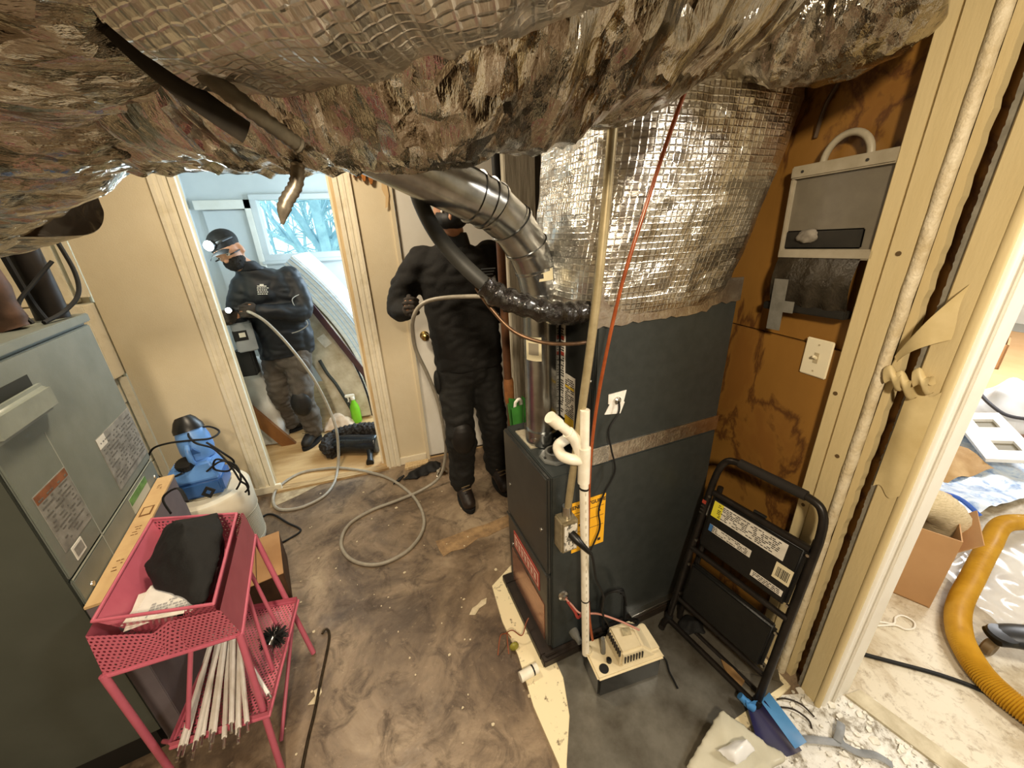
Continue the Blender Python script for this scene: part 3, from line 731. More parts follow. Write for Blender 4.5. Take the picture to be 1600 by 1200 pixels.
# ------------------------------------------------------------------ conduit with outlet box
co_ = thing('outlet_conduit', 'leaning tan conduit with a metal outlet box on the furnace corner', 'conduit', FM @ Vector((.03, -.03, .54)))
EMT = mat('painted_conduit', '#b3a582', '#9b8d6b', 20, .4, .4)
cp = FM @ Vector((.046, -.030, .735))
MB().tube(cr([cp, (.472, .868, 1.10), (.505, .857, 1.48), (.525, .85, 1.90), (.535, .85, 2.12)], 6), .0115, 14).build('tube', EMT, co_)
MB().tube([cp - Vector((0, 0, .012)), cp + Vector((0, 0, .028))], .0155, 14).build('connector', STEEL, co_)
MB(FM).bx(.012, .074, -.058, -.002, .595, .722).build('box', mat('worn_outlet_box', '#a89c80', '#8a7f66', 30, .45, .5), co_, bevel=.006)
rc = MB(FM).bx(.019, .067, -.062, -.057, .607, .710).build('receptacle', mat('paint_spattered_receptacle', '#e8e4da', '#6c6a64', 60, .45, lo=.52, hi=.60), co_, bevel=.003)
for zz in (.640, .680):
    for xx_ in (.034, .048): MB(FM).bx(xx_, xx_ + .003, -.0628, -.062, zz - .006, zz + .006).build('slot', INK, rc)
pg = thing('black_power_cord', 'black power cord plugged into the outlet box and coiled behind the pump', 'cord', FM @ Vector((.06, -.09, .60)))
p0 = FM @ Vector((.043, -.063, .678)); p1 = FM @ Vector((.058, -.100, .660)); p2 = FM @ Vector((.086, -.118, .622))
MB().tube([p0, p0.lerp(p1, .5), p1, p2], [.014, .015, .011, .006], 12).build('plug', BLACKP, pg)
cord = cr([p1, p2, (.525, .83, .50), (.56, .835, .40), (.57, .85, .30), (.60, .86, .22), (.64, .88, .14), (.70, .90, .125), (.735, .86, .17), (.70, .82, .205), (.655, .845, .21)], 7)
MB().tube(cord, .0042, 8).build('cable', BLACKR, pg)
lp = []
for i in range(44):
    a = i / 43 * 2 * math.pi * 2.2; lp.append((.66 + .055 * math.cos(a), .905 + .012 * math.sin(i), .20 + .12 * math.sin(a) - .02 * i / 43))
MB().tube(cr(lp, 2), .0042, 8).build('cable_loop', BLACKR, pg)
# thin cord from the white scrap of tape down to the pump
tag(MB().tube(cr([FM @ Vector((.235, -.014, 1.085)), FM @ Vector((.230, -.022, 1.05)), FM @ Vector((.195, -.025, 1.00)), FM @ Vector((.205, -.030, .93)), FM @ Vector((.225, -.03, .84)), FM @ Vector((.185, -.03, .76)), FM @ Vector((.165, -.035, .70)), FM @ Vector((.172, -.035, .62)), FM @ Vector((.12, -.04, .50)), FM @ Vector((.11, -.045, .38)), FM @ Vector((.14, -.05, .30))], 7), .0032, 8).build('thin_black_cord', BLACKR),
    'thin black cord hanging from the white tape scrap on the furnace', 'cord')
# ------------------------------------------------------------------ condensate drain in white pvc
dr = thing('condensate_pipe', 'white plastic condensate pipe with tee standing in the pump', 'pipe', (.475, .83, .13))
MB().tube([(.505, .842, .118), (.478, .852, .925)], .0135, 18).build('riser', PVCW, dr)
MB().tube([(.478, .852, .985), (.476, .853, 1.125)], .0135, 18).build('stub', PVCW, dr)
MB().tube([(.478, .852, .885), (.478, .852, 1.005)], .0180, 18).build('tee', PVCW, dr)
MB().tube(cr([(.478, .853, .945), (.472, .860, .975), (.464, .867, 1.005), (.452, .868, 1.034)], 5), .0168, 18).build('elbow', PVCW, dr)
MB().tube(cr([(.478, .853, .962), (.440, .866, .968), (.424, .895, .970), (.440, .945, .972), (.500, .972, .974), (.552, .985, .975)], 6), .0165, 18).build('coil_drain_arm', PVCW, dr)
MB().tube([(.455, .868, 1.030), (.430, .867, 1.062), (.395, .864, 1.098)], .0140, 18).build('side_arm', PVCW, dr)
MB().tube([(.402, .865, 1.090), (.374, .861, 1.120)], .0178, 18).build('end_cap', PVCW, dr)
MB().tube([(.462, .869, 1.022), (.432, .867, 1.058)], .0178, 18).build('coupling', PVCW, dr)
pr_ = MB()
for i in range(22):
    zz = .20 + i * .031; pr_.box((.5095 - zz * .0335 - .002, .8275 + zz * .012, zz), (.0035, .001, .012))
pr_.build('pipe_print', mat('pale_pipe_print', '#c2baa6', None, rough=.5), dr, smooth=0)
MB().tube([(.4956, .8455, .395), (.4956, .8455, .400)], .0150, 16).build('cable_tie', BLACKP, dr)
MB().tube([(.479, .851, .862), (.480, .851, .868)], .0152, 16).build('cable_tie', BLACKP, dr)
# orange tubing from the ceiling
OR = mat('orange_tubing', '#9a4f2a', '#7d3a1c', 20, .22)
tag(MB().tube(cr([(.76, .82, 2.12), (.735, .835, 1.99), (.670, .85, 1.79), (.606, .85, 1.593), (.564, .85, 1.447), (.530, .85, 1.27), (.507, .85, 1.102), (.498, .852, .93), (.497, .848, .75), (.502, .848, .50), (.515, .845, .30), (.5245, .832, .195)], 7), .0050, 10).build('drain_tubing', OR),
    'orange drain tubing running from the ceiling down to the pump', 'tube')
# pinkish control wire
wr_ = thing('control_wire', 'reddish control wire from the furnace clamp over the pump', 'cord', FM @ Vector((.06, -.02, .20)))
MB().tube(cr([FM @ Vector((.052, -.012, .328)), FM @ Vector((.07, -.03, .305)), (.50, .88, .285), (.56, .86, .28), (.64, .83, .24), (.70, .80, .205)], 7), .0035, 8).build('wire', mat('pink_wire', '#b98172', None, rough=.5), wr_)
MB().tube(cr([FM @ Vector((.06, -.022, .315)), FM @ Vector((.085, -.03, .26)), FM @ Vector((.10, -.03, .22)), FM @ Vector((.13, -.015, .21))], 7), .0055, 8).build('red_lead', mat('red_wire', '#a23a34', None, rough=.5), wr_)
# ------------------------------------------------------------------ condensate pump
PA = math.radians(-2.5); PM = Matrix.Translation((.505, .745, .0165)) @ Matrix.Rotation(PA, 4, 'Z') @ Matrix.Shear('XY', 4, (0, 0))
pu = thing('condensate_pump', 'cream topped condensate pump with black tank beside the furnace', 'pump', PM @ Vector((.125, .065, 0)))
MB(PM).bx(0, .255, 0, .125, 0, .098).build('tank', BLACKP, pu, bevel=.008)
CRM = mat('cream_pump_plastic', '#dccfae', '#cfc09c', 12, .4)
MB(PM).bx(-.006, .261, -.006, .131, .098, .112).build('lid', CRM, pu, bevel=.006)
hd = MB(PM); hd.add([(.085, .006, .112), (.245, .006, .112), (.250, .122, .112), (.085, .122, .112), (.092, .014, .172), (.180, .014, .172), (.185, .114, .182), (.092, .114, .182), (.245, .02, .135), (.248, .115, .135)],
                    [(3, 2, 1, 0), (4, 5, 6, 7), (0, 1, 5, 4), (2, 3, 7, 6), (3, 0, 4, 7), (1, 2, 6, 5)])
hdo = hd.build('motor_cover', CRM, pu, bevel=.008)
MB(PM).bx(.175, .252, .012, .118, .112, .138).build('cover_step', CRM, pu, bevel=.006)
vs = MB(PM)
for i in range(7): vs.box((.105 + i * .0115, .0085, .143), (.0048, .004, .030))
vs.build('front_vents', INK, hdo)
vs = MB(PM)
for i in range(8): vs.box((.0895, .022 + i * .0115, .165), (.006, .0048, .028))
vs.build('side_vents', INK, hdo)
MB(PM).lathe([(.017, .1125), (.017, .1145)], (.030, .022, 0), 20).build('inlet_hole', BLACKR, pu)
MB(PM).lathe([(.0175, .112), (.021, .112), (.021, .116), (.0175, .116)], (.004, .100, 0), 20, caps=(False, False)).build('inlet_ring', CRM, pu)
MB(PM).tube([(.055, .075, .112), (.055, .075, .135), (.052, .078, .185)], [.010, .009, .0075], 12).build('check_valve', mat('clear_grey_plastic', '', None), pu)
MB(PM).lathe([(.010, .112), (.009, .122), (.004, .123)], (.060, .040, 0), 14).build('plug_button', BLACKP, pu)
MB(PM @ frame((.150, .075, .1835), (1, 0, 0), (0, 1, .1))).prism([(-.022, -.01), (.010, -.014), (.016, .012), (-.018, .016)], -.0008, .0008).build('worn_sticker', mat('worn_sticker_grey', '#8d8468', '#b8ab88', 70, .5), pu)
tag(MB().tube(cr([(.795, .80, .028), (.815, .77, .022), (.80, .73, .0215), (.795, .70, .0215), (.79, .672, .0215)], 6), .0035, 8).build('loose_cable', BLACKR), 'short dark cable lying on the metal pan right of the pump', 'cord')
# ------------------------------------------------------------------ pan and pad under the furnace
PAD = mat('speckled_cream_pad', '#e6d8b2', '#6d5f49', 42, .7, lo=.60, hi=.72)
tag(MB().prism([(.275, 1.335), (.268, 1.15), (.285, .99), (.278, .80), (.295, .62), (.262, .50), (.60, .44), (1.18, .545), (1.195, 1.40), (.70, 1.45), (.40, 1.42)], 0.0005, .0135).build('equipment_pad', PAD, smooth=0), 'paint speckled cream pad showing along the front of the furnace', 'pad')
SHEET = mat('dull_sheet_metal', '#8f8c82', '#5c564b', 6, .34, .6, bump=.12, bscale=10, rvar=.25)
tag(MB().prism([(.405, 1.30), (.418, .85), (.385, .73), (.318, .615), (.27, .50), (.62, .46), (.80, .505), (.875, .530), (1.16, .556), (1.18, 1.38), (.7, 1.40)], .0138, .0158).build('drip_pan', SHEET, smooth=0), 'dull stained sheet metal pan under the furnace and pump', 'pan')
tag(MB().tube([(.335, .905, .034), (.262, .895, .034)], .0185, 20).build('drain_stub_pipe', PVCW), 'short white pipe stub poking out of the pad edge', 'pipe')
tag(MB().tube([(.318, .9035, .034), (.312, .9025, .034)], .0195, 20).build('pipe_ring', BLACKP), 'dark ring around the white pipe stub', 'ring')
wv = thing('thermostat_wires', 'loose red and brown thermostat wires at the pad edge', 'cord', (.27, 1.03, .01))
for pts in ([(.21, 1.02, .006), (.235, 1.06, .05), (.262, 1.075, .035), (.285, 1.05, .075), (.318, 1.03, .055), (.345, 1.05, .09), (.36, 1.06, .10)], [(.25, 1.00, .02), (.262, 1.055, .045), (.27, 1.075, .03), (.28, 1.06, .02)]):
    MB().tube(cr(pts, 6), .0022, 6).build('wire', mat('brown_red_wire', '#8a4a2e', None, rough=.5), wv)
MB().ell((.280, 1.02, .022), (.020, .012, .02)).build('wire_cap', mat('olive_cap', '#8a8433', None, rough=.4), wv)
# ------------------------------------------------------------------ grey air handler on the left
UM = frame((-.918, 1.11, 0), (-.16, .987, 0), (-.987, -.16, 0))
GREY = mat('grey_green_enamel', '#6c7168', '#7d8178', 4, .42, .15, bump=.05, bscale=200)
GREYD = mat('shaded_grey_green', '#44473f', '#4c4f47', 4, .55, .1)  # darker copy of the cabinet grey; the near end's shade is in the colour
ah = thing('air_handler', 'grey-green air handler cabinet with a recessed handle at the left edge', 'air handler', UM @ Vector((.35, .28, 0)))
def ub(*a): return MB(UM).bx(*a)
ub(0, .70, .008, .56, .12, 1.372).build('cabinet', GREY, ah, bevel=.006)
ub(.004, .696, -.004, .008, .772, 1.340).build('access_panel', GREY, ah, bevel=.004)
ub(.004, .696, -.004, .008, .126, .764).build('access_panel', GREY, ah, bevel=.004)
ub(-.004, .704, -.010, .565, 1.350, 1.378).build('top_cover', GREY, ah, bevel=.003)
ub(.02, .68, .03, .54, 0, .12).build('stand', mat('dark_stand', '#15130f', None, rough=.7), ah)
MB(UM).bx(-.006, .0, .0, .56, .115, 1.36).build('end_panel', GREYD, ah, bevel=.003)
hn = MB(UM); hn.bx(-.02, .255, -.040, -.004, 1.180, 1.258); hno = hn.build('handle', mat('grey_handle', '#8b9086', '#7a7f75', 12, .4), ah, bevel=.014, bseg=3)
ub(-.02, .250, -.0055, -.0035, 1.250, 1.284).build('handle_recess', mat('handle_shadow_black', '#23251f', None, rough=.7), hno)
GL = mat('worn_grey_label', '#8f8c84', '#6d6a63', 26, .6)
for (x0, x1, z0, z1, sd) in ((.395, .690, .805, 1.005, 3), (.035, .195, .838, 1.018, 4)):
    q = ub(x0, x1, -.0058, -.0038, z0, z1).build('rating_label', GL, ah)
    Mq = UM @ frame(((x0 + x1) / 2, -.0060, (z0 + z1) / 2), (-1, 0, 0), (0, 0, 1))
    Mq = UM @ frame(((x0 + x1) / 2, -.0060, (z0 + z1) / 2), (1, 0, 0), (0, 0, 1))
    printlines(Mq, (x1 - x0) * .9, (z1 - z0) * .85, 13, .35, random.Random(sd), .55).build('faded_print', mat('faded_print_grey', '#625f58', None, rough=.6), q, smooth=0)
q = ub(.036, .194, -.0062, -.0058, .992, 1.016).build('rust_band', mat('rust_orange', '#8a5533', '#6f4327', 30, .7), ah)
ub(.395, .455, -.0064, -.0058, .968, 1.004).build('small_white_sticker', PAPER, ah)
q = ub(.058, .112, -.0058, -.0038, .790, .832).build('small_white_sticker', PAPER, ah)
ub(.064, .106, -.0064, -.0058, .797, .825).build('sticker_field', GL, q)
q = ub(.41, .58, -.0060, -.0038, .690, .752).build('green_sticker', mat('pale_sticker', '#a7a89a', None, rough=.5), ah)
ub(.41, .58, -.0066, -.0060, .724, .752).build('green_band', mat('green_ink', '#5f8f4a', '#3f6d34', 40, .5), q)
for (x, z) in ((.06, .70), (.06, .45), (.66, .70)):
    MB(UM).lathe([(.009, 0), (.008, .003), (.004, .004)], (x, -.004, z), 12, Matrix.Rotation(math.pi / 2, 4, 'X')).build('screw', STEEL, ah)
SC = mat('pale_scuff', '#8d9086', None, rough=.6)
ub(.197, .2005, -.0050, -.0036, .60, 1.13).build('panel_crease', SC, ah)
ub(.006, .694, -.0048, -.0036, .7655, .770).build('panel_seam', mat('seam_line', '#a3a698', None, rough=.4), ah)
# pipes and wires between the air handler and its plenum
BP = mat('black_pipe_wrap', '#14110f', '#241d17', 14, .55)
tag(MB().tube(cr([(-1.075, 1.735, 1.379), (-1.07, 1.73, 1.47), (-1.065, 1.72, 1.66)], 4), .042, 18).build('insulated_pipe', BP), 'thick black insulated pipe rising from the grey air handler', 'pipe')
tag(MB().tube(cr([(-1.06, 1.55, 1.380), (-1.075, 1.55, 1.45), (-1.10, 1.55, 1.64)], 4), [.035] * 2 + [.045] * 3 + [.055] * 4, 16).build('flue_boot', mat('rusty_brown_boot', '#3a2a20', '#5a4030', 16, .6)), 'rusty brown boot at the near corner of the air handler top', 'pipe')
tag(MB().tube(cr([(-1.06, 1.675, 1.381), (-1.07, 1.67, 1.45), (-1.075, 1.66, 1.62)], 6), .009, 8).build('black_cable', BLACKR), 'straight thin black cable above the air handler', 'cord')
tag(MB().tube(cr([(-1.02, 1.60, 1.384), (-1.005, 1.68, 1.405), (-.985, 1.74, 1.45), (-.985, 1.77, 1.52), (-1.0, 1.78, 1.62)], 6), .0065, 8).build('black_cable', BLACKR), 'curved black cable looping up to the plenum', 'cord')
tag(MB().tube(cr([(-1.04, 1.59, 1.386), (-1.06, 1.60, 1.44), (-1.03, 1.65, 1.50), (-.99, 1.70, 1.56)], 6), .006, 8).build('black_cable', BLACKR), 'small black cable loop beside the rusty boot', 'cord')
# flat carton standing on edge against it
ct = thing('flat_carton', 'long flat carton standing on edge against the air handler', 'carton', UM @ Vector((.38, -.05, 0)))
MB(UM).bx(-.02, .665, -.062, -.008, 0, .680).build('carton_body', mat('shaded_side_cardboard', '#6d6468', '#5a5256', 4, .7), ct, bevel=.002)  # shade on the carton's side is put into this grey-purple colour
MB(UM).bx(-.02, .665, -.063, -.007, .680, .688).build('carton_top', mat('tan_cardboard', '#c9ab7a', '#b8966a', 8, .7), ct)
MB(UM).bx(.385, .445, -.052, -.018, .688, .689).build('printed_box_mark', mat('brown_ink', '#6d4a24', None, rough=.7), ct)
MB(UM).bx(.393, .437, -.047, -.023, .689, .6896).build('mark_field', mat('tan_cardboard', '', None), ct)
for (a, b_) in ((.10, .16), (.27, .33), (.56, .60)):
    Mq = UM @ frame(((a + b_) / 2, -.035, .6885), (0, -1, 0), (1, 0, 0))
    printlines(Mq, .020, b_ - a, 4, .18, random.Random(int(a * 100))).build('lettering', mat('brown_ink', '', None), ct, smooth=0)
# ------------------------------------------------------------------ round air purifier and blue fogger
AP = (-1.035, 2.105, 0)
ap = thing('air_purifier', 'round white air purifier drum in the corner under the blue fogger', 'air purifier', AP)
OFFW = mat('off_white_plastic', '#e6dfcb', '#dad2bb', 5, .42)
MB().lathe([(.165, .018), (.182, .03), (.186, .05), (.187, .060)], AP, 48).build('base_ring', OFFW, ap)
def grille():
    n = NT('perforated_white'); b = n.b; uv = n.n('ShaderNodeUVMap'); sp = n.n('ShaderNodeSeparateXYZ'); n.l(uv.outputs[0], sp.inputs[0])
    fx = n.math('SUBTRACT', n.math('FRACT', n.math('DIVIDE', sp.outputs[0], .009)), .5); fy = n.math('SUBTRACT', n.math('FRACT', n.math('DIVIDE', sp.outputs[1], .009)), .5)
    r = n.math('ADD', n.math('MULTIPLY', fx, fx), n.math('MULTIPLY', fy, fy)); h = n.math('LESS_THAN', r, .085)
    n.l(n.mix(h, hx('#d8cfb6'), hx('#5c5546')), b.inputs['Base Color']); b.inputs['Roughness'].default_value = .5
    return n.m
mb = MB(); mb.grid(lambda a, b_: Vector((AP[0] + .186 * math.cos(2 * math.pi * a), AP[1] + .186 * math.sin(2 * math.pi * a), .060 + .175 * b_)), 64, 2, lambda a, b_: (a * 2 * math.pi * .186, b_ * .175))
mb.build('grille', grille(), ap)
MB().lathe([(.187, .235), (.190, .240), (.190, .385), (.184, .396), (.150, .400), (.145, .396)], AP, 48).build('upper_band', OFFW, ap)
MB().lathe([(.1885, .232), (.1915, .236), (.1885, .240)], AP, 48, caps=(False, False)).build('seam', mat('groove_shade', '#a89e86', None, rough=.6), ap)
MB().lathe([(.088, .400), (.090, .4025), (.094, .4025), (.096, .400)], AP, 40, caps=(False, False)).build('top_groove', mat('groove_shade', '', None), ap)
for an in (-.4, 1.2, 2.8, 4.4):
    MB().lathe([(.022, 0), (.024, .006), (.022, .018)], (AP[0] + .15 * math.cos(an), AP[1] + .15 * math.sin(an), 0), 14).build('foot', BLACKR, ap)
tag(MB().tube(cr([(-.93, 2.30, .012), (-.900, 2.335, .006), (-.850, 2.307, .006), (-.76, 2.20, .006), (-.690, 2.128, .006), (-.678, 2.09, .006), (-.73, 2.05, .006), (-.80, 2.015, .006), (-.86, 1.985, .006)], 6), .0055, 8).build('power_lead', BLACKR), 'black power lead bent on the floor beside the air purifier', 'cord')
FG = thing('fogger', 'blue fogging sprayer with black cap standing on the air purifier', 'sprayer', (-1.05, 2.08, .402))
BLUE = mat('blue_plastic', '#6a9bdc', '#5687cc', 5, .35)
BLUED = mat('blue_liquid_tank', '#3c69a8', '#335c98', 3, .4)
FR = frame((-1.165, 2.000, .402), (.985, .10, 0), (-.10, .985, 0))
MB(FR).bx(0, .245, 0, .17, 0, .095).build('tank', BLUED, FG, bevel=.016, bseg=3)
tt = MB(FR); tt.add([(.0, .0, .09), (.245, .0, .09), (.245, .17, .09), (0, .17, .09), (.045, .045, .165), (.215, .030, .185), (.215, .15, .185), (.045, .15, .165)],
                    [(3, 2, 1, 0), (4, 5, 6, 7), (0, 1, 5, 4), (1, 2, 6, 5), (2, 3, 7, 6), (3, 0, 4, 7)])
tt.build('tank_top', BLUE, FG, bevel=.012, bseg=3)
MC = FR @ frame((.115, .055, .163), (1, 0, 0), (0, .9, .42))
cp_ = MB(MC); cp_.lathe([(.030, 0), (.036, .004), (.038, .010), (.038, .034), (.033, .040), (.004, .041)], n=30); cpo = cp_.build('filler_cap', BLACKP, FG)
rb = MB(MC)
for i in range(22): rb.box((.0385 * math.cos(i * .2856), .0385 * math.sin(i * .2856), .022), (.003, .003, .024), i * .2856)
rb.build('cap_ribs', BLACKP, cpo)
nb = FR @ Vector((.16, .12, .17))
MB().tube([nb, nb + Vector((-.005, .01, .05)), nb + Vector((-.012, .02, .105)), nb + Vector((-.02, .03, .15))], [.062, .072, .070, .060], 26).build('blower_housing', BLUE, FG)
MB().tube([nb + Vector((-.018, .028, .145)), nb + Vector((-.022, .033, .165)), nb + Vector((-.028, .04, .20)), nb + Vector((-.032, .045, .215))], [.066, .064, .047, .034], 24).build('motor_cap', BLACKP, FG)
MB().tube([nb + Vector((-.012, -.055, .10)), nb + Vector((-.010, -.075, .075)), nb + Vector((-.005, -.082, .02)), nb + Vector((0, -.06, -.01))], [.012, .014, .013, .012], 12).build('handle', BLUE, FG)
MB().tube([nb + Vector((.01, -.058, .065)), nb + Vector((.012, -.066, .063))], .024, 3).build('spout', BLUED, FG)
MB(FR).tube([(-.05, .02, .062), (.005, .02, .055)], [.012, .013], 12).build('nozzle', BLACKP, FG)
cpth = cr([(-1.05, 2.00, .57), (-1.13, 2.02, .545), (-1.19, 2.06, .57), (-1.205, 2.08, .62), (-1.16, 2.07, .69), (-1.08, 2.05, .715), (-.985, 2.04, .715), (-.915, 2.06, .70), (-.90, 2.13, .70), (-.96, 2.17, .72), (-1.02, 2.12, .725), (-.97, 2.03, .705), (-.91, 2.03, .66), (-.875, 2.02, .60), (-.845, 2.00, .53), (-.835, 2.00, .47), (-.828, 2.03, .42), (-.835, 2.05, .37), (-.84, 2.05, .345)], 7)
fcord = thing('looped_black_cord', 'black cord looped around the blue fogger', 'cord', (-.98, 2.05, .402))
MB().tube(cpth, .0048, 8).build('loop', BLACKR, fcord)
MB().tube(cr([(-.92, 2.02, .70), (-.86, 2.00, .635), (-.84, 2.02, .57), (-.88, 2.03, .52), (-.93, 2.02, .55), (-.90, 2.00, .61), (-.85, 1.995, .58), (-.815, 1.99, .50), (-.805, 1.99, .43), (-.825, 1.985, .405)], 7), .0048, 8).build('loop', BLACKR, fcord)
MB().tube(cr([(-.95, 1.99, .56), (-.88, 1.99, .60), (-.83, 2.0, .56), (-.82, 1.98, .49), (-.85, 1.97, .44)], 7), .0046, 8).build('loop', BLACKR, fcord)
# ------------------------------------------------------------------ pink trolley
def perf():
    n = NT('pink_perforated'); b = n.b; uv = n.n('ShaderNodeUVMap'); sp = n.n('ShaderNodeSeparateXYZ'); n.l(uv.outputs[0], sp.inputs[0])
    row = n.math('FLOOR', n.math('DIVIDE', sp.outputs[1], .0105)); off = n.math('MULTIPLY', n.math('MODULO', row, 2.0), .5)
    fx = n.math('SUBTRACT', n.math('FRACT', n.math('ADD', n.math('DIVIDE', sp.outputs[0], .0115), off)), .5); fy = n.math('SUBTRACT', n.math('FRACT', n.math('DIVIDE', sp.outputs[1], .0105)), .5)
    r = n.math('ADD', n.math('MULTIPLY', fx, fx), n.math('MULTIPLY', fy, fy)); h = n.math('GREATER_THAN', r, .075)
    b.inputs['Base Color'].default_value = hx('#bf6274'); b.inputs['Roughness'].default_value = .4
    n.l(h, b.inputs['Alpha']); return n.m
PERF = perf()
PINK = mat('pink_enamel', '#c06375', '#b2586a', 8, .38)
tr = thing('pink_trolley', 'pink metal trolley with perforated tray and splayed legs', 'trolley', (-.68, 1.16, 0))
def quad(mb, a, b_, c, d_, nu=1, th=.0014):
    a, b_, c, d_ = map(Vector, (a, b_, c, d_)); w_ = (b_ - a).length; h_ = (d_ - a).length
    nrm = (b_ - a).cross(d_ - a).normalized() * th
    o = len(mb.v)
    mb.add([a, b_, c, d_], [(0, 1, 2, 3)], None, [[(0, 0), (w_, 0), (w_, h_), (0, h_)]])
    return mb
def rimtube(mb, pts, r, n=8):
    P = [Vector(p) for p in pts]
    for i in range(len(P)): mb.tube([P[i], P[(i + 1) % len(P)]], r, n)
    for p in P: mb.ell(p, (r, r, r), 8, 6)
    return mb
top_ = [(-.835, 1.005, .712), (-.560, .965, .700), (-.615, 1.365, .700), (-.885, 1.425, .712)]
bot = [(-.790, 1.050, .590), (-.590, 1.020, .585), (-.635, 1.325, .585), (-.835, 1.370, .590)]
for i in range(4):
    j = (i + 1) % 4
    nm, m_ = (('tray_front', PERF), ('tray_side', PINK), ('tray_back', PERF), ('tray_side', PINK))[i]
    t0, t1, b0, b1 = Vector(top_[i]), Vector(top_[j]), Vector(bot[i]), Vector(bot[j])
    mb = MB()
    if i == 0:   # dipped front edge
        tm = t0.lerp(t1, .66); tm2 = t0.lerp(t1, .76); lo1 = tm.lerp(b0.lerp(b1, .66), .42); lo0 = t0.lerp(b0, .30)
        quad(mb, b0, b0.lerp(b1, .66), lo1, lo0); quad(mb, b0.lerp(b1, .66), b0.lerp(b1, .76), tm2, lo1); quad(mb, b0.lerp(b1, .76), b1, t1, tm2)
    else: quad(mb, b0, b1, t1, t0)
    mb.build(nm, m_, tr)
mb = MB(); quad(mb, *bot); mb.build('tray_bottom', PINK, tr)
MB_ = MB(); rimtube(MB_, top_, .0045); MB_.build('tray_rim', PINK, tr)
sh1 = [(-.845, .965, .560), (-.540, .985, .545), (-.610, 1.425, .545), (-.930, 1.455, .560)]
mb = MB(); rimtube(mb, sh1, .006); mb.build('shelf_rim', PINK, tr)
hi = [Vector(t).lerp(Vector(s_), k) for t, s_, k in zip(top_, sh1, (.16, .10, .10, .16))]
hi[0] += Vector((-.012, -.012, 0)); hi[1] += Vector((.012, -.012, 0)); hi[2] += Vector((.012, .012, 0)); hi[3] += Vector((-.012, .012, 0))
for i in range(4):
    j = (i + 1) % 4; mb = MB()
    if i == 0:
        a0, a1 = Vector(sh1[0]), Vector(sh1[1]); b0, b1 = hi[0], hi[1]
        quad(mb, a0, a0.lerp(a1, .45), b0.lerp(b1, .45) - Vector((0, 0, .035)), b0); quad(mb, a0.lerp(a1, .45), a0.lerp(a1, .60), b0.lerp(b1, .60) - Vector((0, 0, .004)), b0.lerp(b1, .45) - Vector((0, 0, .035))); quad(mb, a0.lerp(a1, .60), a1, b1, b0.lerp(b1, .60) - Vector((0, 0, .004)))
    else: quad(mb, sh1[i], sh1[j], hi[j], hi[i])
    mb.build('outer_tray_wall', PERF if i in (0, 2) else PINK, tr)
mb = MB(); quad(mb, *[Vector(p) - Vector((0, 0, .004)) for p in sh1]); mb.build('upper_shelf', PERF, tr)
sh2 = [(-.775, .925, .268), (-.528, .925, .258), (-.512, 1.335, .258), (-.760, 1.360, .268)]
mb = MB(); quad(mb, *[Vector(p) - Vector((0, 0, .004)) for p in sh2]); mb.build('lower_shelf', PERF, tr)
mb = MB(); rimtube(mb, sh2, .005); mb.build('shelf_rim', PINK, tr)
up2 = [Vector(p) + Vector((0, 0, .022)) for p in sh2]
for i in range(4):
    j = (i + 1) % 4; mb = MB(); quad(mb, sh2[i], sh2[j], up2[j], up2[i]); mb.build('shelf_lip', PINK, tr)
for a, b_ in (((-.845, .965, .565), (-.838, .965, .006)), ((-.545, .985, .55), (-.548, .905, .006)), ((-.612, 1.42, .55), (-.505, 1.29, .006)), ((-.925, 1.45, .56), (-.880, 1.40, .006))):
    MB().tube([a, b_], .0095, 12).build('leg', PINK, tr)
for a, b_ in (((-.518, 1.30, .27), (-.570, 1.00, .006)), ((-.60, 1.27, .545), (-.545, 1.20, .26)), ((-.575, 1.16, .545), (-.548, 1.07, .26)), ((-.72, 1.40, .55), (-.74, 1.34, .27)), ((-.66, .975, .55), (-.74, .94, .27))):
    MB().tube([a, b_], .0062, 10).build('brace', PINK, tr)
MB().tube([(-.845, 1.0, .20), (-.75, .93, .262)], .006, 10).build('brace', PINK, tr)
# black bag in the tray, white sheets under it
def hull(pts):
    bm = bmesh.new()
    for p in pts: bm.verts.new(p)
    bmesh.ops.convex_hull(bm, input=bm.verts)
    bm.verts.index_update(); mb = MB(); used = [v for v in bm.verts if v.link_faces]; ix = {v.index: i for i, v in enumerate(used)}
    mb.add([v.co for v in used], [tuple(ix[v.index] for v in f.verts) for f in bm.faces]); bm.free(); return mb
BAGM = mat('black_cloth', '#070707', '#0d0d0c', 10, .8, bump=.2, bscale=60)
bg = thing('black_pouch', 'black cloth pouch slumped in the pink tray', 'bag', (-.70, 1.18, .595))
mb = hull([(-.835, 1.215, .69), (-.805, 1.34, .73), (-.790, 1.36, .62), (-.70, 1.37, .72), (-.640, 1.33, .75), (-.605, 1.25, .73), (-.595, 1.10, .68), (-.605, 1.02, .66), (-.645, .995, .645), (-.70, 1.03, .60), (-.79, 1.18, .60), (-.66, 1.28, .60), (-.71, 1.25, .79), (-.76, 1.30, .77), (-.63, 1.12, .60)])
remesh(mb, 'cloth_body', BAGM, bg, .010, 5, lambda c: (noise.noise(c * 9) * .016 + abs(noise.noise(c * 22)) * -.008))
MB().tube(cr([(-.790, 1.36, .76), (-.815, 1.40, .80), (-.775, 1.42, .815), (-.745, 1.38, .78)], 5), .010, 8, sq=(1, .35)).build('strap_loop', BAGM, bg)
tb = MB(frame((-.685, 1.40, .788), (1, .1, .15), (0, .3, .95))); tb.lathe([(.010, 0), (.022, 0), (.022, .006), (.010, .006)], n=4, caps=(False, False)); tb.build('hang_tab', BAGM, bg, smooth=0)
pp = thing('paper_sheets', 'white printed sheets in a clear sleeve lying in the pink tray', 'papers', (-.72, 1.10, .593))
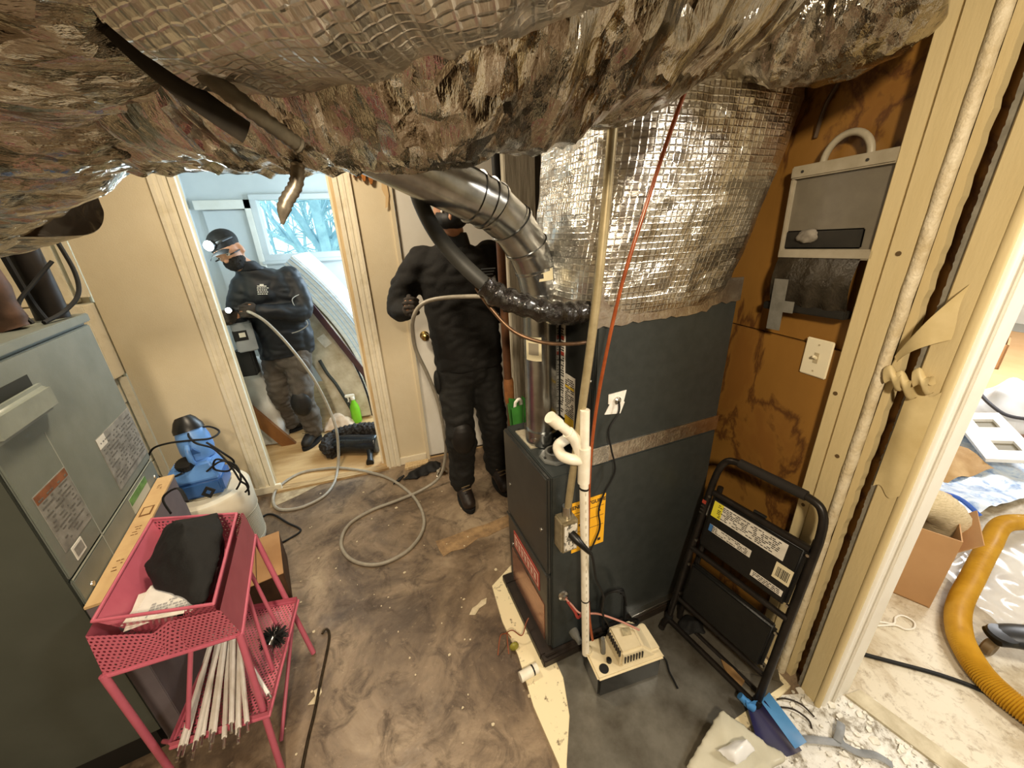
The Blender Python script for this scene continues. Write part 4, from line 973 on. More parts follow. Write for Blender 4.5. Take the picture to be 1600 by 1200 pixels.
MB().bx(-.775, -.645, 1.05, 1.17, .593, .649).build('padded_envelope', PAPER, pp, bevel=.01)
for i, (rz, dx, dy) in enumerate(((.18, -.005, 0), (.06, .012, .012), (-.10, 0, -.004))):
    MB().box((-.715 + dx, 1.085 + dy, .6505 + i * .0018), (.17, .13, .0012), rz).build('sheet', PAPER, pp)
printlines(frame((-.70, 1.055, .6555), (1, .06, 0), (-.06, 1, 0)), .11, .05, 5, .6, random.Random(5)).build('printing', INK, pp, smooth=0)
MB().box((-.705, 1.09, .658), (.16, .13, .0008), .04).build('clear_sleeve', mat('clear_film', '#ffffff', None, rough=.08, alpha=.18), pp)
# rods on the lower shelf
ROD = mat('milky_rod_plastic', '#eeeae2', '#ddd6ca', 20, .3)
rn = random.Random(21)
for i in range(15):
    f = i / 14; a = Vector((-.775 + .085 * f + rn.uniform(-.006, .006), 1.26 + rn.uniform(-.01, .01), .275 + (i % 3) * .011)); b_ = Vector((-.745 + .165 * f + rn.uniform(-.010, .010), .905 + rn.uniform(-.02, .02), .278 + (i % 3) * .011))
    r_ = thing('cleaning_rod', 'milky white cleaning rod with steel tip lying on the lower pink shelf', 'rod', (a + b_) / 2, 'cleaning rods on the lower pink shelf')
    d_ = (b_ - a).normalized()
    MB().tube([a, b_], .0068, 8).build('shaft', ROD, r_); MB().tube([b_, b_ + d_ * .030], .0038, 8).build('tip', STEEL, r_)
r_ = thing('cleaning_rod', 'single white rod lying diagonally across the other cleaning rods', 'rod', (-.57, 1.0, .30), 'cleaning rods on the lower pink shelf')
MB().tube([(-.635, 1.125, .320), (-.528, .962, .300)], .0055, 8).build('shaft', mat('white_rod', '#ecebe8', None, rough=.3), r_); MB().tube([(-.535, .972, .302), (-.518, .948, .299)], .004, 8).build('tip', STEEL, r_)
br = thing('brush_head', 'black bristle brush head lying on the lower pink shelf', 'brush', (-.553, 1.16, .262))
bb = MB(); rn = random.Random(31)
for i in range(230):
    v = Vector((rn.gauss(0, 1), rn.gauss(0, 1), rn.gauss(0, 1))).normalized(); L = rn.uniform(.034, .050); p = Vector((-.553, 1.16, .302))
    e = p + Vector((v.x * L, v.y * L * 1.1, v.z * L * .8)); sd = v.orthogonal().normalized() * .0022
    bb.add([p + sd, p - sd, e - sd * .6, e + sd * .6], [(0, 1, 2, 3)])
q = bb.build('bristles', BLACKR, br, smooth=0); q['kind'] = 'stuff'
MB().tube([(-.56, 1.13, .30), (-.545, 1.19, .305)], .010, 10).build('core', STEEL, br)
# carton behind the trolley
bxm = Matrix.Translation((-.775, 1.73, 0)) @ Matrix.Rotation(.25, 4, 'Z')
bc = thing('small_carton', 'worn brown carton behind the pink trolley', 'carton', (-.775, 1.73, 0))
MB(bxm).bx(-.105, .105, -.16, .16, .001, .175).build('carton_body', mat('dark_brown_card', '#5f432c', '#46301f', 8, .8), bc, bevel=.002)
MB(bxm).bx(-.106, -.002, -.161, .161, .175, .178).build('flap', CARD, bc)
MB(bxm).bx(.002, .106, -.161, .161, .175, .178).build('flap', CARD, bc)
# hooked steel rod on the floor
tag(MB().tube(cr([(-.478, 1.362, .012), (-.470, 1.378, .012), (-.458, 1.374, .012), (-.450, 1.35, .008), (-.450, 1.30, .007), (-.463, 1.162, .007), (-.472, 1.052, .007), (-.484, .958, .007), (-.495, .80, .007)], 6), .0052, 8).build('hooked_rod', mat('dark_steel_rod', '#5d5242', '#3d352b', 30, .4, .8)), 'thin dark steel rod with hooked end on the floor beside the trolley', 'rod')
# ------------------------------------------------------------------ long grey cable
hp_ = [(-.86, 2.93, 1.165), (-.819, 2.90, 1.151), (-.745, 2.88, 1.080), (-.650, 2.86, .914), (-.558, 2.84, .689), (-.501, 2.82, .453), (-.475, 2.76, .29), (-.492, 2.72, .12), (-.512, 2.66, .03), (-.528, 2.524, .008), (-.583, 2.391, .008), (-.708, 2.325, .008), (-.834, 2.355, .008), (-.895, 2.471, .008), (-.885, 2.60, .020), (-.780, 2.72, .021), (-.641, 2.725, .021), (-.462, 2.665, .022), (-.197, 2.471, .012), (-.040, 2.219, .008), (.018, 1.997, .008), (0, 1.832, .008), (-.099, 1.708, .008), (-.247, 1.673, .008), (-.376, 1.753, .008), (-.439, 1.897, .008), (-.407, 2.044, .008), (-.281, 2.127, .009), (-.125, 2.162, .012), (.041, 2.201, .022), (.165, 2.22, .08), (.222, 2.21, .25), (.220, 2.12, .46), (.201, 2.06, .685), (.162, 2.03, .867), (.117, 2.00, 1.02), (.108, 1.95, 1.13), (.117, 1.89, 1.215), (.148, 1.87, 1.268), (.200, 1.86, 1.296), (.292, 1.80, 1.312), (.41, 1.62, 1.33), (.46, 1.50, 1.33)]
CAB = mat('grey_cable_sheath', '#a19a8c', '#8f887a', 30, .42)
tag(MB().tube(cr(hp_, 10), .0098, 10).build('drive_cable', CAB), 'long grey flexible drive cable looping over the floor between the two men', 'cable')
# ------------------------------------------------------------------ litter on the passage floor
def scrap(name, pts, m_, lab, cat, z=.0015, grp=None, th=.0015):
    return tag(MB().prism(pts, z, z + th).build(name, m_, smooth=0), lab, cat, grp)
PLS = mat('pale_plaster_scrap', '#d9ccb0', '#b8a988', 30, .8)
scrap('plaster_scrap', [(.14, 1.235), (.165, 1.225), (.19, 1.25), (.225, 1.262), (.235, 1.29), (.21, 1.287), (.185, 1.27), (.16, 1.262)], PLS, 'pale torn paper strip on the floor left of the furnace', 'scrap', grp='scraps on the passage floor')
scrap('plaster_scrap', [(-.50, 1.09), (-.475, 1.085), (-.455, 1.12), (-.462, 1.145), (-.485, 1.135), (-.478, 1.115)], PLS, 'crumpled white paper scrap under the hooked rod', 'scrap', grp='scraps on the passage floor')
rn = random.Random(77)
for i in range(60):
    x = rn.uniform(-.65, .33); y = rn.uniform(.75, 2.5); s_ = rn.uniform(.003, .008) * (1.6 if i % 9 == 0 else 1)
    if x > -.1 and y > 2.2: continue
    pts = [(x + s_ * math.cos(a) * rn.uniform(.6, 1.2), y + s_ * math.sin(a) * rn.uniform(.6, 1.2)) for a in (0, 1.2, 2.5, 3.7, 5)]
    scrap('paint_chip', pts, PLS, 'tiny pale paint chip scattered on the brown passage floor', 'chip', grp='paint chips on the passage floor')
# black glove and foil by the closed door
gl = thing('black_rag', 'black torn rubber strip lying by the closed door', 'rag', (.05, 2.44, 0))
mb = hull([(-.10, 2.37, .003), (-.03, 2.35, .003), (.06, 2.36, .003), (.20, 2.40, .003), (.215, 2.50, .003), (.12, 2.53, .003), (-.02, 2.46, .003), (.17, 2.48, .05), (.05, 2.44, .045), (-.04, 2.41, .025)])
remesh(mb, 'rubber_sheet', BLACKR, gl, .009, 2, lambda c: noise.noise(c * 24) * .014)
for i in range(4): MB().tube([(-.09 + .01 * i, 2.385 + .014 * i, .012), (-.14 + .012 * i, 2.36 + .018 * i, .006)], [.007, .004], 6).build('torn_strip', BLACKR, gl)
q = thing('foil_wad', 'small crumpled foil wad on the floor by the boot', 'foil', (.19, 2.36, 0))
remesh(hull([(.15, 2.33, .003), (.24, 2.33, .003), (.23, 2.42, .003), (.16, 2.41, .003), (.19, 2.36, .06), (.22, 2.38, .05)]), 'crumpled_sheet', FOIL, q, .007, 1, lambda c: noise.noise(c * 45) * .012)
tag(MB().prism([(-.05, 2.50), (.12, 2.515), (.125, 2.57), (-.04, 2.575)], .002, .02).build('wood_scrap', RAWW, smooth=0), 'pale wood offcut at the foot of the wall by the closed door', 'board')
# ------------------------------------------------------------------ folding step stool
LM = frame((.968, .720, .017), (.188, -.982, 0), (.188, 0, .982))
sl = thing('step_stool', 'folded black step stool leaning on the hardboard wall with white stickers', 'step stool', (.968, .720, .016))
LT = mat('black_brown_tube', '#2b2724', '#1e1b19', 20, .36, .4)
LP = mat('black_step_plastic', '#0f0f0f', '#161615', 40, .45, bump=.15, bscale=200)
main = [(-.186, .013, 0), (-.182, .30, 0), (-.176, .60, 0), (-.172, .70, 0), (-.158, .765, 0), (-.120, .792, 0), (0, .797, 0), (.120, .792, 0), (.158, .765, 0), (.172, .70, 0), (.176, .60, 0), (.182, .30, 0), (.186, .013, 0)]
MB(LM).tube(cr(main, 5), .0125, 14).build('main_frame', LT, sl)
MB(LM).tube([(-.105, .795, 0), (.105, .795, 0)], .0165, 14).build('grip', mat('foam_grip', '#211d19', None, rough=.8), sl)
MB(LM).tube(cr([(-.186, .013, 0), (-.182, .006, .03), (-.170, .002, .06)], 4), .0115, 12).build('foot_bend', LT, sl)
rear = [(-.160, .66, -.035), (-.166, .30, -.045), (-.170, .013, -.052), (-.15, .006, -.054), (.15, .006, -.054), (.170, .013, -.052), (.166, .30, -.045), (.160, .66, -.035)]
MB(LM).tube(cr(rear, 5), .0105, 12).build('rear_frame', LT, sl)
MB(LM).tube([(-.186, .012, .004), (.186, .012, .004)], .0115, 12).build('bottom_bar', LT, sl)
MB(LM).tube([(-.178, .385, .006), (.178, .385, .006)], .0105, 12).build('cross_bar', LT, sl)
MB(LM).tube([(-.180, .125, -.010), (.180, .125, -.010)], .0095, 12).build('cross_bar', LT, sl)
for (z0, z1, nm) in ((.415, .640, 'top_step'), (.145, .330, 'lower_step')):
    MB(LM).bx(-.160, .160, z0, z1, -.022, .010).build(nm, LP, sl, bevel=.012, bseg=3)
MB(LM).tube([(-.162, .640, -.004), (.162, .640, -.004)], .012, 12).build('step_edge', LT, sl)
for a in (-.165, .165):
    for h in (.625, .43, .315, .17): MB(LM).cyl((a, h, .006), (a, h, .014), .005, 10).build('rivet', STEEL, sl)
for s_ in (-1, 1): MB(LM).lathe([(.015, -.018), (.0165, 0), (.015, .02)], (s_ * .186, .018, 0), 14, Matrix.Rotation(math.pi / 2, 4, 'X')).build('rubber_foot', BLACKR, sl)
def sticker(a0, a1, h0, h1, m_, rows, sd, fill=.8, extra=None):
    q = MB(LM).bx(a0, a1, h0, h1, .0100, .0108).build('sticker', m_, sl)
    printlines(LM @ frame(((a0 + a1) / 2, (h0 + h1) / 2, .0108), (1, 0, 0), (0, 1, 0)), (a1 - a0) * .86, (h1 - h0) * .84, rows, .45, random.Random(sd), fill, z=.0005).build('print', INK, q, smooth=0)
    if extra: MB(LM).bx(a0, a0 + extra[0], h0, h1, .0108, .0113).build('colour_block', mat(extra[1], extra[2], None, rough=.5), q)
    return q
sticker(-.142, .112, .560, .622, PAPER, 8, 41, .75, (.036, 'sticker_yellow', '#d8cf3c'))
sticker(-.135, .022, .500, .528, PAPER, 4, 42, .6, (.014, 'sticker_blue', '#3f6fa8'))
sticker(.040, .142, .444, .466, PAPER, 3, 43, .9)
q = MB(LM).bx(.098, .150, .490, .548, .0100, .0108).build('barcode_sticker', mat('yellowed_sticker', '#d9cfae', None, rough=.5), sl)
bars = MB(LM); rn = random.Random(3); x = .106
while x < .142: wd = rn.uniform(.0012, .003); bars.bx(x, x + wd, .500, .535, .0108, .0112); x += wd + rn.uniform(.001, .0025)
bars.build('bars', INK, q, smooth=0)
q = wrap(.535, .605, -1.2, 1.2, LM @ Vector((-.177, 0, 0)), (LM.to_3x3() @ Vector((.01, 1, 0))), .0132, 'rail_sticker', PAPER, sl)
mk = MB(LM); mk.bx(-.185, -.170, .588, .602, .0130, .0142); mk.build('red_mark', mat('red_ink', '', None), q)
for i in range(3): MB(LM).bx(-.185, -.170, .545 + i * .014, .551 + i * .014, .0130, .0142).build('mark', INK, q)
MB(LM).tube([(-.02, .655, -.012), (.02, .655, -.012)], .006, 8).build('latch', BLACKP, sl)
# rag, plate, splinter under the stool
rg = thing('black_rag', 'black rag on the pan under the step stool', 'rag', (1.0, .84, .016))
remesh(hull([(.935, .875, .018), (1.03, .90, .018), (1.075, .85, .018), (1.04, .79, .018), (.94, .82, .018), (1.0, .85, .055), (1.03, .84, .05)]), 'cloth', BAGM, rg, .007, 2, lambda c: noise.noise(c * 32) * .010)
tag(MB().prism([(1.04, .655), (1.155, .565), (1.185, .60), (1.09, .71)], .0160, .0175).build('steel_plate', SHEET, smooth=0), 'thin dark steel plate under the foot of the step stool', 'plate')
tag(MB().prism([(1.015, .70), (1.03, .66), (1.035, .61), (1.01, .600), (.995, .63), (1.0, .67)], .0165, .022).build('wood_splinter', mat('dull_splinter', '#8a6b42', '#6d5231', 20, .8), smooth=0), 'brown wood splinter on the metal pan under the step stool', 'splinter')
tag(MB().box((1.222, .640, .30), (.004, .09, .14), 0).build('white_card', WHITE), 'white card stuck behind the step stool against the stud', 'card')
# ------------------------------------------------------------------ blue dustpan and clear bag
dp = thing('dustpan', 'blue dustpan lying under the step stool foot', 'dustpan', (.955, .455, .001))
DB = mat('blue_dustpan', '#4f8fc8', '#3d78b0', 6, .4); DN = mat('navy_dustpan', '#24224a', '#1c1a3c', 6, .4)
N_ = 16
def dpan(u, v):
    a = -.5 + u; wd = .055 + .055 * v; e = abs(a * 2)
    c0 = Vector((.985, .530, 0)); ax = Vector((-.02, -.125, 0)); sd = Vector((1, -.16, 0)) * 1.0
    p = c0 + ax * v + sd * (a * 2 * wd * .62)
    p.z = .006 + .040 * (e ** 3) * (1 - v * .6) + .018 * (1 - v)
    return p
mb = MB(); mb.grid(dpan, N_, 10); mb.build('tray', DN, dp)
mb = MB(); mb.grid(lambda u, v: dpan(u, 0) + Vector((0, .006 * v, .040 * v * (1 - abs(u - .5)))), N_, 3); mb.build('back_wall', DB, dp)
mb = MB(); mb.grid(lambda u, v: dpan(.80 + .20 * u, v) + Vector((.006 + .012 * u, .004, .020 + .006 * u)), 4, 10); mb.build('side_wall', DB, dp)
MB().tube(cr([(.985, .532, .03), (.968, .548, .045), (.955, .565, .060)], 5), [.014] * 6 + [.012] * 5, 10).build('socket', DB, dp)
cb = thing('clear_plastic_bin', 'translucent plastic bin corner with a white lump at the bottom edge', 'bin', (.80, .44, 0))
CLR = mat('cloudy_plastic', '#d9d6c4', '#c8c4b0', 6, .25, trans=.25, ior=1.2)
mb = hull([(.845, .545, .10), (.650, .475, .05), (.72, .36, .10), (.95, .385, .07), (.70, .44, .01), (.84, .52, .01), (.90, .41, .01), (.74, .38, .01)])
remesh(mb, 'plastic_shell', CLR, cb, .008, 3, lambda c: noise.noise(c * 20) * .006)
remesh(hull([(.73, .465, .10), (.84, .455, .11), (.85, .41, .11), (.76, .405, .11), (.80, .43, .145), (.83, .44, .14), (.775, .43, .14)]), 'white_lump', mat('white_film', '#eef0f2', None, rough=.15, trans=.2), cb, .006, 2, lambda c: noise.noise(c * 30) * .006)
# ------------------------------------------------------------------ plaster dust and chips at the threshold
def dust():
    n = NT('white_plaster_dust'); b = n.b; co = n.coord('Object'); a = n.noise(co, 16, 8, .7, .4); c = n.noise(co, 55, 6, .7)
    col = n.ramp(a, [(.40, hx('#8d8575')), (.50, hx('#d8d6cf')), (.7, hx('#eceae4'))]); col = n.mix(n.ramp(c, [(.58, (0, 0, 0, 1)), (.66, (1, 1, 1, 1))]), col, hx('#5b5346'))
    n.l(col, b.inputs['Base Color']); b.inputs['Roughness'].default_value = .8; n.l(n.bump(c, .6, .006), b.inputs['Normal']); return n.m
DU = dust(); rn = random.Random(15)
pts = []
for (x, y) in ((1.02, .555), (1.12, .552), (1.24, .52), (1.33, .45), (1.37, .38), (1.41, .28), (1.46, .14), (1.2, .12), (1.0, .20), (.90, .33), (.88, .42), (.95, .50)): pts.append((x + rn.uniform(-.02, .02), y + rn.uniform(-.02, .02)))
q = tag(MB().prism(pts, .0004, .0012).build('plaster_dust', DU, smooth=0), 'white plaster dust spread at the foot of the right doorway', 'dust', kind='stuff')
CH = mat('white_chip', '#e8e5dc', '#c9c4b4', 40, .8)
for i in range(110):
    x = rn.uniform(.93, 1.42); y = rn.uniform(.18, .53)
    if x > 1.30 and y > .44: continue
    s_ = rn.uniform(.004, .016); pl = [(s_ * math.cos(a) * rn.uniform(.5, 1.2), s_ * math.sin(a) * rn.uniform(.5, 1.2)) for a in (0, 1.1, 2.2, 3.5, 4.9)]
    M_ = Matrix.Translation((x, y, .005)) @ Matrix.Rotation(rn.uniform(-.35, .35), 4, 'X') @ Matrix.Rotation(rn.uniform(-.35, .35), 4, 'Y')
    tag(MB(M_).prism(pl, -.0015, .002).build('plaster_chip', CH, smooth=0), 'small white plaster chip in the debris by the right doorway', 'chip', 'plaster chips by the right doorway')
TS = mat('grey_tape', '#8a8d90', '#6f7376', 20, .5)
tg = thing('tape_tangle', 'grey twisted tape strips among the white plaster debris', 'tape', (1.16, .39, 0))
for pts in ([(1.03, .43, .012), (1.09, .405, .02), (1.16, .375, .014), (1.185, .365, .012)], [(1.165, .375, .016), (1.195, .39, .03), (1.225, .405, .02)], [(1.17, .37, .014), (1.20, .335, .01), (1.24, .31, .016), (1.265, .28, .008)]):
    MB().tube(cr(pts, 6), .011, 8, sq=(.25, 1), up=(0, 0, 1)).build('strip', TS, tg)
tw = thing('dry_twig', 'dark curled twig on the floor beside the dustpan', 'twig', (1.14, .49, 0))
for pts in ([(1.08, .535, .006), (1.12, .52, .018), (1.16, .49, .012), (1.17, .45, .006)], [(1.09, .51, .006), (1.12, .485, .016), (1.14, .45, .01), (1.13, .43, .005)]):
    MB().tube(cr(pts, 6), .0028, 6).build('stem', mat('dark_twig', '#2e241b', None, rough=.8), tw)
struct('trim_10', MB().prism([(1.335, .46), (1.400, .455), (1.52, .02), (1.45, .02)], .0006, .010), mat('worn_sill', '#cfc6ad', '#a89c80', 12, .7), 'worn wooden sill strip across the right doorway', smooth=0)
# ------------------------------------------------------------------ things on the right wall
sw = thing('light_switch', 'cream toggle light switch on the stained hardboard', 'light switch', (1.236, .784, 1.185))
MB().bx(1.2305, 1.2375, .744, .825, 1.128, 1.245).build('cover_plate', mat('cream_switch', '#e8dfc2', None, rough=.35), sw, bevel=.003)
MB().bx(1.2295, 1.2308, .777, .791, 1.170, 1.203).build('toggle_slot', mat('switch_slot', '#b5a888', None, rough=.5), sw)
MB().box((1.224, .784, 1.190), (.020, .008, .009), 0, Matrix.Rotation(.5, 3, 'Y')).build('toggle', mat('cream_switch', '', None), sw, bevel=.002)
for zz in (1.145, 1.228): MB().cyl((1.2297, .784, zz), (1.2308, .784, zz), .003, 8).build('plate_screw', mat('switch_slot', '', None), sw)
hc = thing('hanging_case', 'grey plastic case with ring handle hanging by the stud', 'case', (1.21, .85, 1.30))
CW = mat('dirty_white_plastic', '#a89f8c', '#8d846e', 8, .45); CG = mat('smoked_plastic', '#6f685a', '#575144', 6, .35); CK = mat('dark_contents', '#1b1a17', '#2b2822', 20, .5)
tilt = Matrix.Translation((1.215, .85, 1.60)) @ Matrix.Rotation(math.radians(-2), 4, 'X')
def hb_(*a): return MB(tilt).bx(*a)
hb_(.003, .022, -.150, .112, -.105, .118).build('back_panel', CG, hc, bevel=.003)
hb_(-.012, .022, -.150, .116, .098, .132).build('top_bar', CW, hc, bevel=.004)
hb_(-.008, .022, .104, .116, -.120, .100).build('side_bar', CW, hc, bevel=.003)
hb_(-.010, .022, -.150, .116, -.125, -.098).build('bottom_bar', CW, hc, bevel=.004)
hb_(-.002, .004, -.110, .104, -.096, -.045).build('dark_band', CK, hc, bevel=.004)
ri = MB(tilt); rp = []
for i in range(25): a = math.pi * (1.12 - 1.24 * i / 24); rp.append((.005, -.020 - .058 * math.cos(a) * -1 - .058 * 0, .128 + .062 * math.sin(a)))
ri.tube(rp, .009, 10); ri.build('ring_handle', CW, hc)
for yy in (.080, -.085): MB(tilt).cyl((-.0135, yy, .115), (-.011, yy, .115), .004, 8).build('rivet', INK, hc)
remesh(MB(tilt).ell((-.004, .035, -.060), (.012, .035, .022)), 'lint_lump', mat('lint', '#8d867a', '#6b655a', 60, .9), hc, .005, 2, lambda c: noise.noise(c * 60) * .006)
mb = MB(tilt); mb.grid(lambda u, v: Vector((-.006 - .016 * math.sin(math.pi * v) + .004 * math.sin(u * 22) * v, .112 - .232 * u, -.122 - .150 * v)), 30, 12); mb.build('plastic_wrap', mat('dark_clear_wrap', '#3a342a', '#231f19', 9, .12, bump=.6, bscale=30), hc)
hb_(-.012, .020, -.118, .135, -.285, -.262).build('dark_ledge', CK, hc, bevel=.003)
TP = mat('silver_tape', '#8f8d84', '#7b7970', 30, .35, .3)
for (y0, y1, z0, z1) in ((.052, .098, -.345, -.185), (.02, .052, -.285, -.25)):
    hb_(-.0245, -.0235, y0, y1, z0, z1).build('tape_strip', TP, hc)
tag(MB().tube(cr([(1.245, .95, 1.80), (1.235, .93, 1.88), (1.235, .88, 1.96), (1.23, .80, 2.03), (1.225, .72, 2.07)], 7), .0055, 8).build('wall_cable', mat('dark_brown_cable', '#4a3a2a', None, rough=.6)), 'dark brown cable arching on the shaded wall above the hanging case', 'cord')
# peeling paint tongues on the casing
PE = mat('peeling_paint', '#d9c797', '#c4b07e', 8, .5)
pe = thing('peeling_paint', 'curled peeling paint sheet hanging off the right door casing', 'paint flake', (1.20, .54, 1.05))
mb = MB(); mb.grid(lambda u, v: Vector((1.207 - .022 * math.sin(math.pi * v), .500 + .082 * v + .004 * math.sin(u * 5), 1.445 - .185 * v - (.105 * (1 - v) ** 1.3 + .02) * u)), 12, 16); mb.build('flap', PE, pe)
for (p, r_, ln_) in (((1.196, .585, 1.205), .020, .05), ((1.198, .560, 1.195), .023, .05), ((1.200, .530, 1.215), .020, .045)):
    mb = MB(); mb.grid(lambda u, v: Vector(p) + Vector((-.004 + r_ * (.5 + .4 * v) * math.cos(u * 5.2) * .8, -ln_ * v * .8 + .3 * r_ * math.sin(u * 5.2), r_ * math.sin(u * 5.2) + .01 * math.sin(v * 6))), 20, 8); mb.build('curl', PE, pe)
mb = MB(); mb.grid(lambda u, v: Vector((1.208 - .010 * math.sin(math.pi * u) * math.sin(math.pi * v), .537 - .060 * u, 1.19 - .30 * v + .012 * math.sin(u * 7))), 10, 24); mb.build('bubbled_sheet', PE, pe)
# ------------------------------------------------------------------ the room beyond the right doorway
bk = Vector((2.017, .576, 0)); ba = Vector((-.47, .88, 0)).normalized(); bb_ = Vector((.88, .47, 0)).normalized()
BM = frame(bk, bb_, ba)
cbx = thing('open_carton', 'open brown carton with a canvas roll just inside the room beyond', 'carton', bk + ba * .17 + bb_ * .14)
CB2 = mat('plain_cardboard', '#bb9266', '#ae855a', 3, .75)
for (a, nm) in (((0, .004, 0, .36, .001, .37), 'carton_side'), ((.28, .284, 0, .36, .001, .37), 'carton_side'), ((0, .284, -.004, 0, .001, .37), 'carton_side'), ((0, .284, .36, .364, .001, .37), 'carton_side'), ((0, .284, 0, .36, .001, .006), 'carton_bottom')):
    MB(BM).bx(*a).build(nm, CB2, cbx)
MB(BM).box((.15, -.03, .335), (.26, .10, .004), 0, Matrix.Rotation(2.2, 3, 'X')).build('flap', CB2, cbx)
cv = thing('canvas_roll', 'ribbed beige canvas hose roll stuffed in the open carton', 'hose', bk + bb_ * .14 + ba * .14 + Vector((0, 0, .01)))
CAN = mat('beige_canvas', '#d8c8a6', '#b9a884', 60, .8, stretch=(1, 1, 6), bump=.5, bscale=60)
P = cr([BM @ Vector(p) for p in ((.06, .30, .18), (.08, .26, .33), (.12, .18, .40), (.17, .09, .40), (.20, .02, .33), (.21, .03, .20))], 8)
MB().tube(P, [.070 + .003 * (i % 2) for i in range(len(P))], 18).build('roll', CAN, cv)
MB().tube(cr([BM @ Vector(p) for p in ((.16, .12, .36), (.22, .06, .40), (.28, .04, .39))], 5), [.055 - .003 * i for i in range(11)], 12).build('loose_end', mat('tan_canvas', '#b99a70', '#a08258', 20, .8), cv)
# yellow ribbed hose
YH = cr([(3.05, .66, .06), (2.80, .70, .10), (2.55, .645, .10), (2.32, .585, .060), (2.10, .525, .042), (1.95, .455, .040), (1.865, .385, .040), (1.815, .315, .040), (1.80, .235, .040), (1.81, .13, .040), (1.86, .0, .040)], 26)
rr_ = [.036 + .0035 * (1 if i % 2 else -1) for i in range(len(YH))]
tag(MB().tube(YH, rr_, 20).build('vacuum_hose', mat('yellow_hose', '#c79a2c', '#b5871f', 12, .4), smooth=60), 'yellow ribbed vacuum hose curving over the dusty floor', 'hose')
vw = thing('vacuum_dolly', 'black caster arm of a vacuum at the right picture edge', 'vacuum', (2.1, .30, 0))
MB().tube(cr([(1.985, .392, .085), (2.06, .355, .095), (2.16, .28, .10), (2.28, .14, .11)], 5), [.038, .040, .042, .045, .048, .05, .052, .054, .056, .058, .06, .062, .064, .066, .068, .07], 16, sq=(.55, 1), up=(0, 0, 1)).build('arm', BLACKP, vw)
MB().lathe([(.026, -.016), (.032, -.010), (.032, .010), (.026, .016)], (1.985, .385, .034), 22, Matrix.Rotation(math.pi / 2, 4, 'X') ).build('caster_wheel', mat('brown_caster', '#6d5a3e', None, rough=.5), vw)
MB().lathe([(.044, .098), (.040, .108), (.01, .112)], (2.01, .378, 0), 20).build('arm_cap', BLACKP, vw)
tag(MB().tube(cr([(1.531, .546, .008), (1.623, .472, .008), (1.709, .402, .008), (1.765, .345, .008), (1.80, .30, .006)], 6), .0075, 8).build('floor_cable', BLACKR), 'straight black cable on the dusty floor running to the yellow hose', 'cord')
tag(MB().tube(cr([(1.700, .625, .006), (1.76, .597, .006), (1.797, .577, .006), (1.835, .592, .006), (1.872, .587, .006), (1.882, .556, .006), (1.85, .537, .006), (1.812, .545, .006), (1.790, .570, .009), (1.73, .592, .006), (1.69, .612, .006)], 6), .0035, 8).build('string_loop', WHITE), 'looped white string on the dusty floor near the carton', 'string')
# plastic sheets
def sheet(name, corners, m_, lab, cat, amp, seed, nu=40, nv=30, z=.01):
    A, B, C_, D = [Vector((*c, 0)) for c in corners]
    def fn(u, v):
        p = (A.lerp(B, u)).lerp(D.lerp(C_, u), v); q = Vector((p.x * 3.2, p.y * 3.2, seed))
        p.z = z + amp * (.5 + .5 * noise.noise(q)) + amp * .5 * abs(noise.noise(q * 3.1)); return p
    mb = MB(); mb.grid(fn, nu, nv); return tag(mb.build(name, m_, smooth=70), lab, cat)
def bluesheet():
    n = NT('pale_blue_printed_plastic'); b = n.b; co = n.coord('Object'); a = n.noise(co, 9, 7, .7, 1.5)
    n.l(n.ramp(a, [(.38, hx('#7f9fd0')), (.50, hx('#c9dcf2')), (.62, hx('#e6f0fa'))]), b.inputs['Base Color']); b.inputs['Roughness'].default_value = .3; return n.m
sheet('plastic_dropcloth', [(2.80, .82), (3.75, .80), (3.85, 1.42), (2.75, 1.25)], bluesheet(), 'pale blue printed plastic dropcloth on the floor of the room beyond', 'dropcloth', .06, 2)
CF = mat('clear_sheeting', '#f2f4f5', None, rough=.12, alpha=.42)
sheet('clear_sheeting', [(2.12, .40), (2.95, .35), (3.00, .74), (2.25, .66)], CF, 'crumpled clear plastic sheeting under the yellow hose', 'sheeting', .035, 5)
tag(MB().tube(cr([(2.72, 1.10, .10), (2.76, 1.0, .11), (2.85, .90, .10), (2.86, .80, .05)], 5), .012, 8).build('blue_band', mat('blue_strap', '#2f5fc0', None, rough=.5)), 'blue strap along the edge of the printed dropcloth', 'strap')
tag(MB().prism([(4.4, .3), (8.3, .8), (8.3, 4.2), (4.4, 3.8)], .001, .004).build('floor_paper', mat('brown_floor_paper', '#d3ac7c', '#c69d6c', 2, .7), smooth=0), 'brown paper covering the far floor of the room beyond', 'paper')
tag(MB().prism([(8.0, 2.0), (8.6, 2.2), (8.6, 4.3), (8.0, 4.2)], .005, .009).build('floor_mat', mat('grey_floor_mat', '#a8a69c', None, rough=.7), smooth=0), 'grey mat before the far white door', 'mat')
sp_ = thing('slotted_board', 'white board with two handle slots lying on the debris', 'board', (3.75, 1.17, .08))
SM = frame((3.78, 1.17, .155), Vector((-.46, -.40, -.04)), Vector((.40, -.33, .12)))
poly = [(-.30, -.12), (.28, -.14), (.34, .10), (-.30, .10)]
rr2 = MB(SM)
for a in ((-.30, .33, .055, .11), (-.30, .33, -.13, -.045), (-.30, -.20, -.045, .055), (-.08, .10, -.045, .055), (.22, .33, -.045, .055)): rr2.bx(a[0], a[1], a[2], a[3], -.012, .012)
rr2.build('board', mat('bright_white_board', '#f4f3ee', None, rough=.4), sp_)
for a in ((-.20, -.08), (.10, .22)): MB(SM).bx(a[0], a[1], -.045, .055, -.014, -.010).build('slot', mat('slot_grey', '#8d8878', None, rough=.7), sp_)
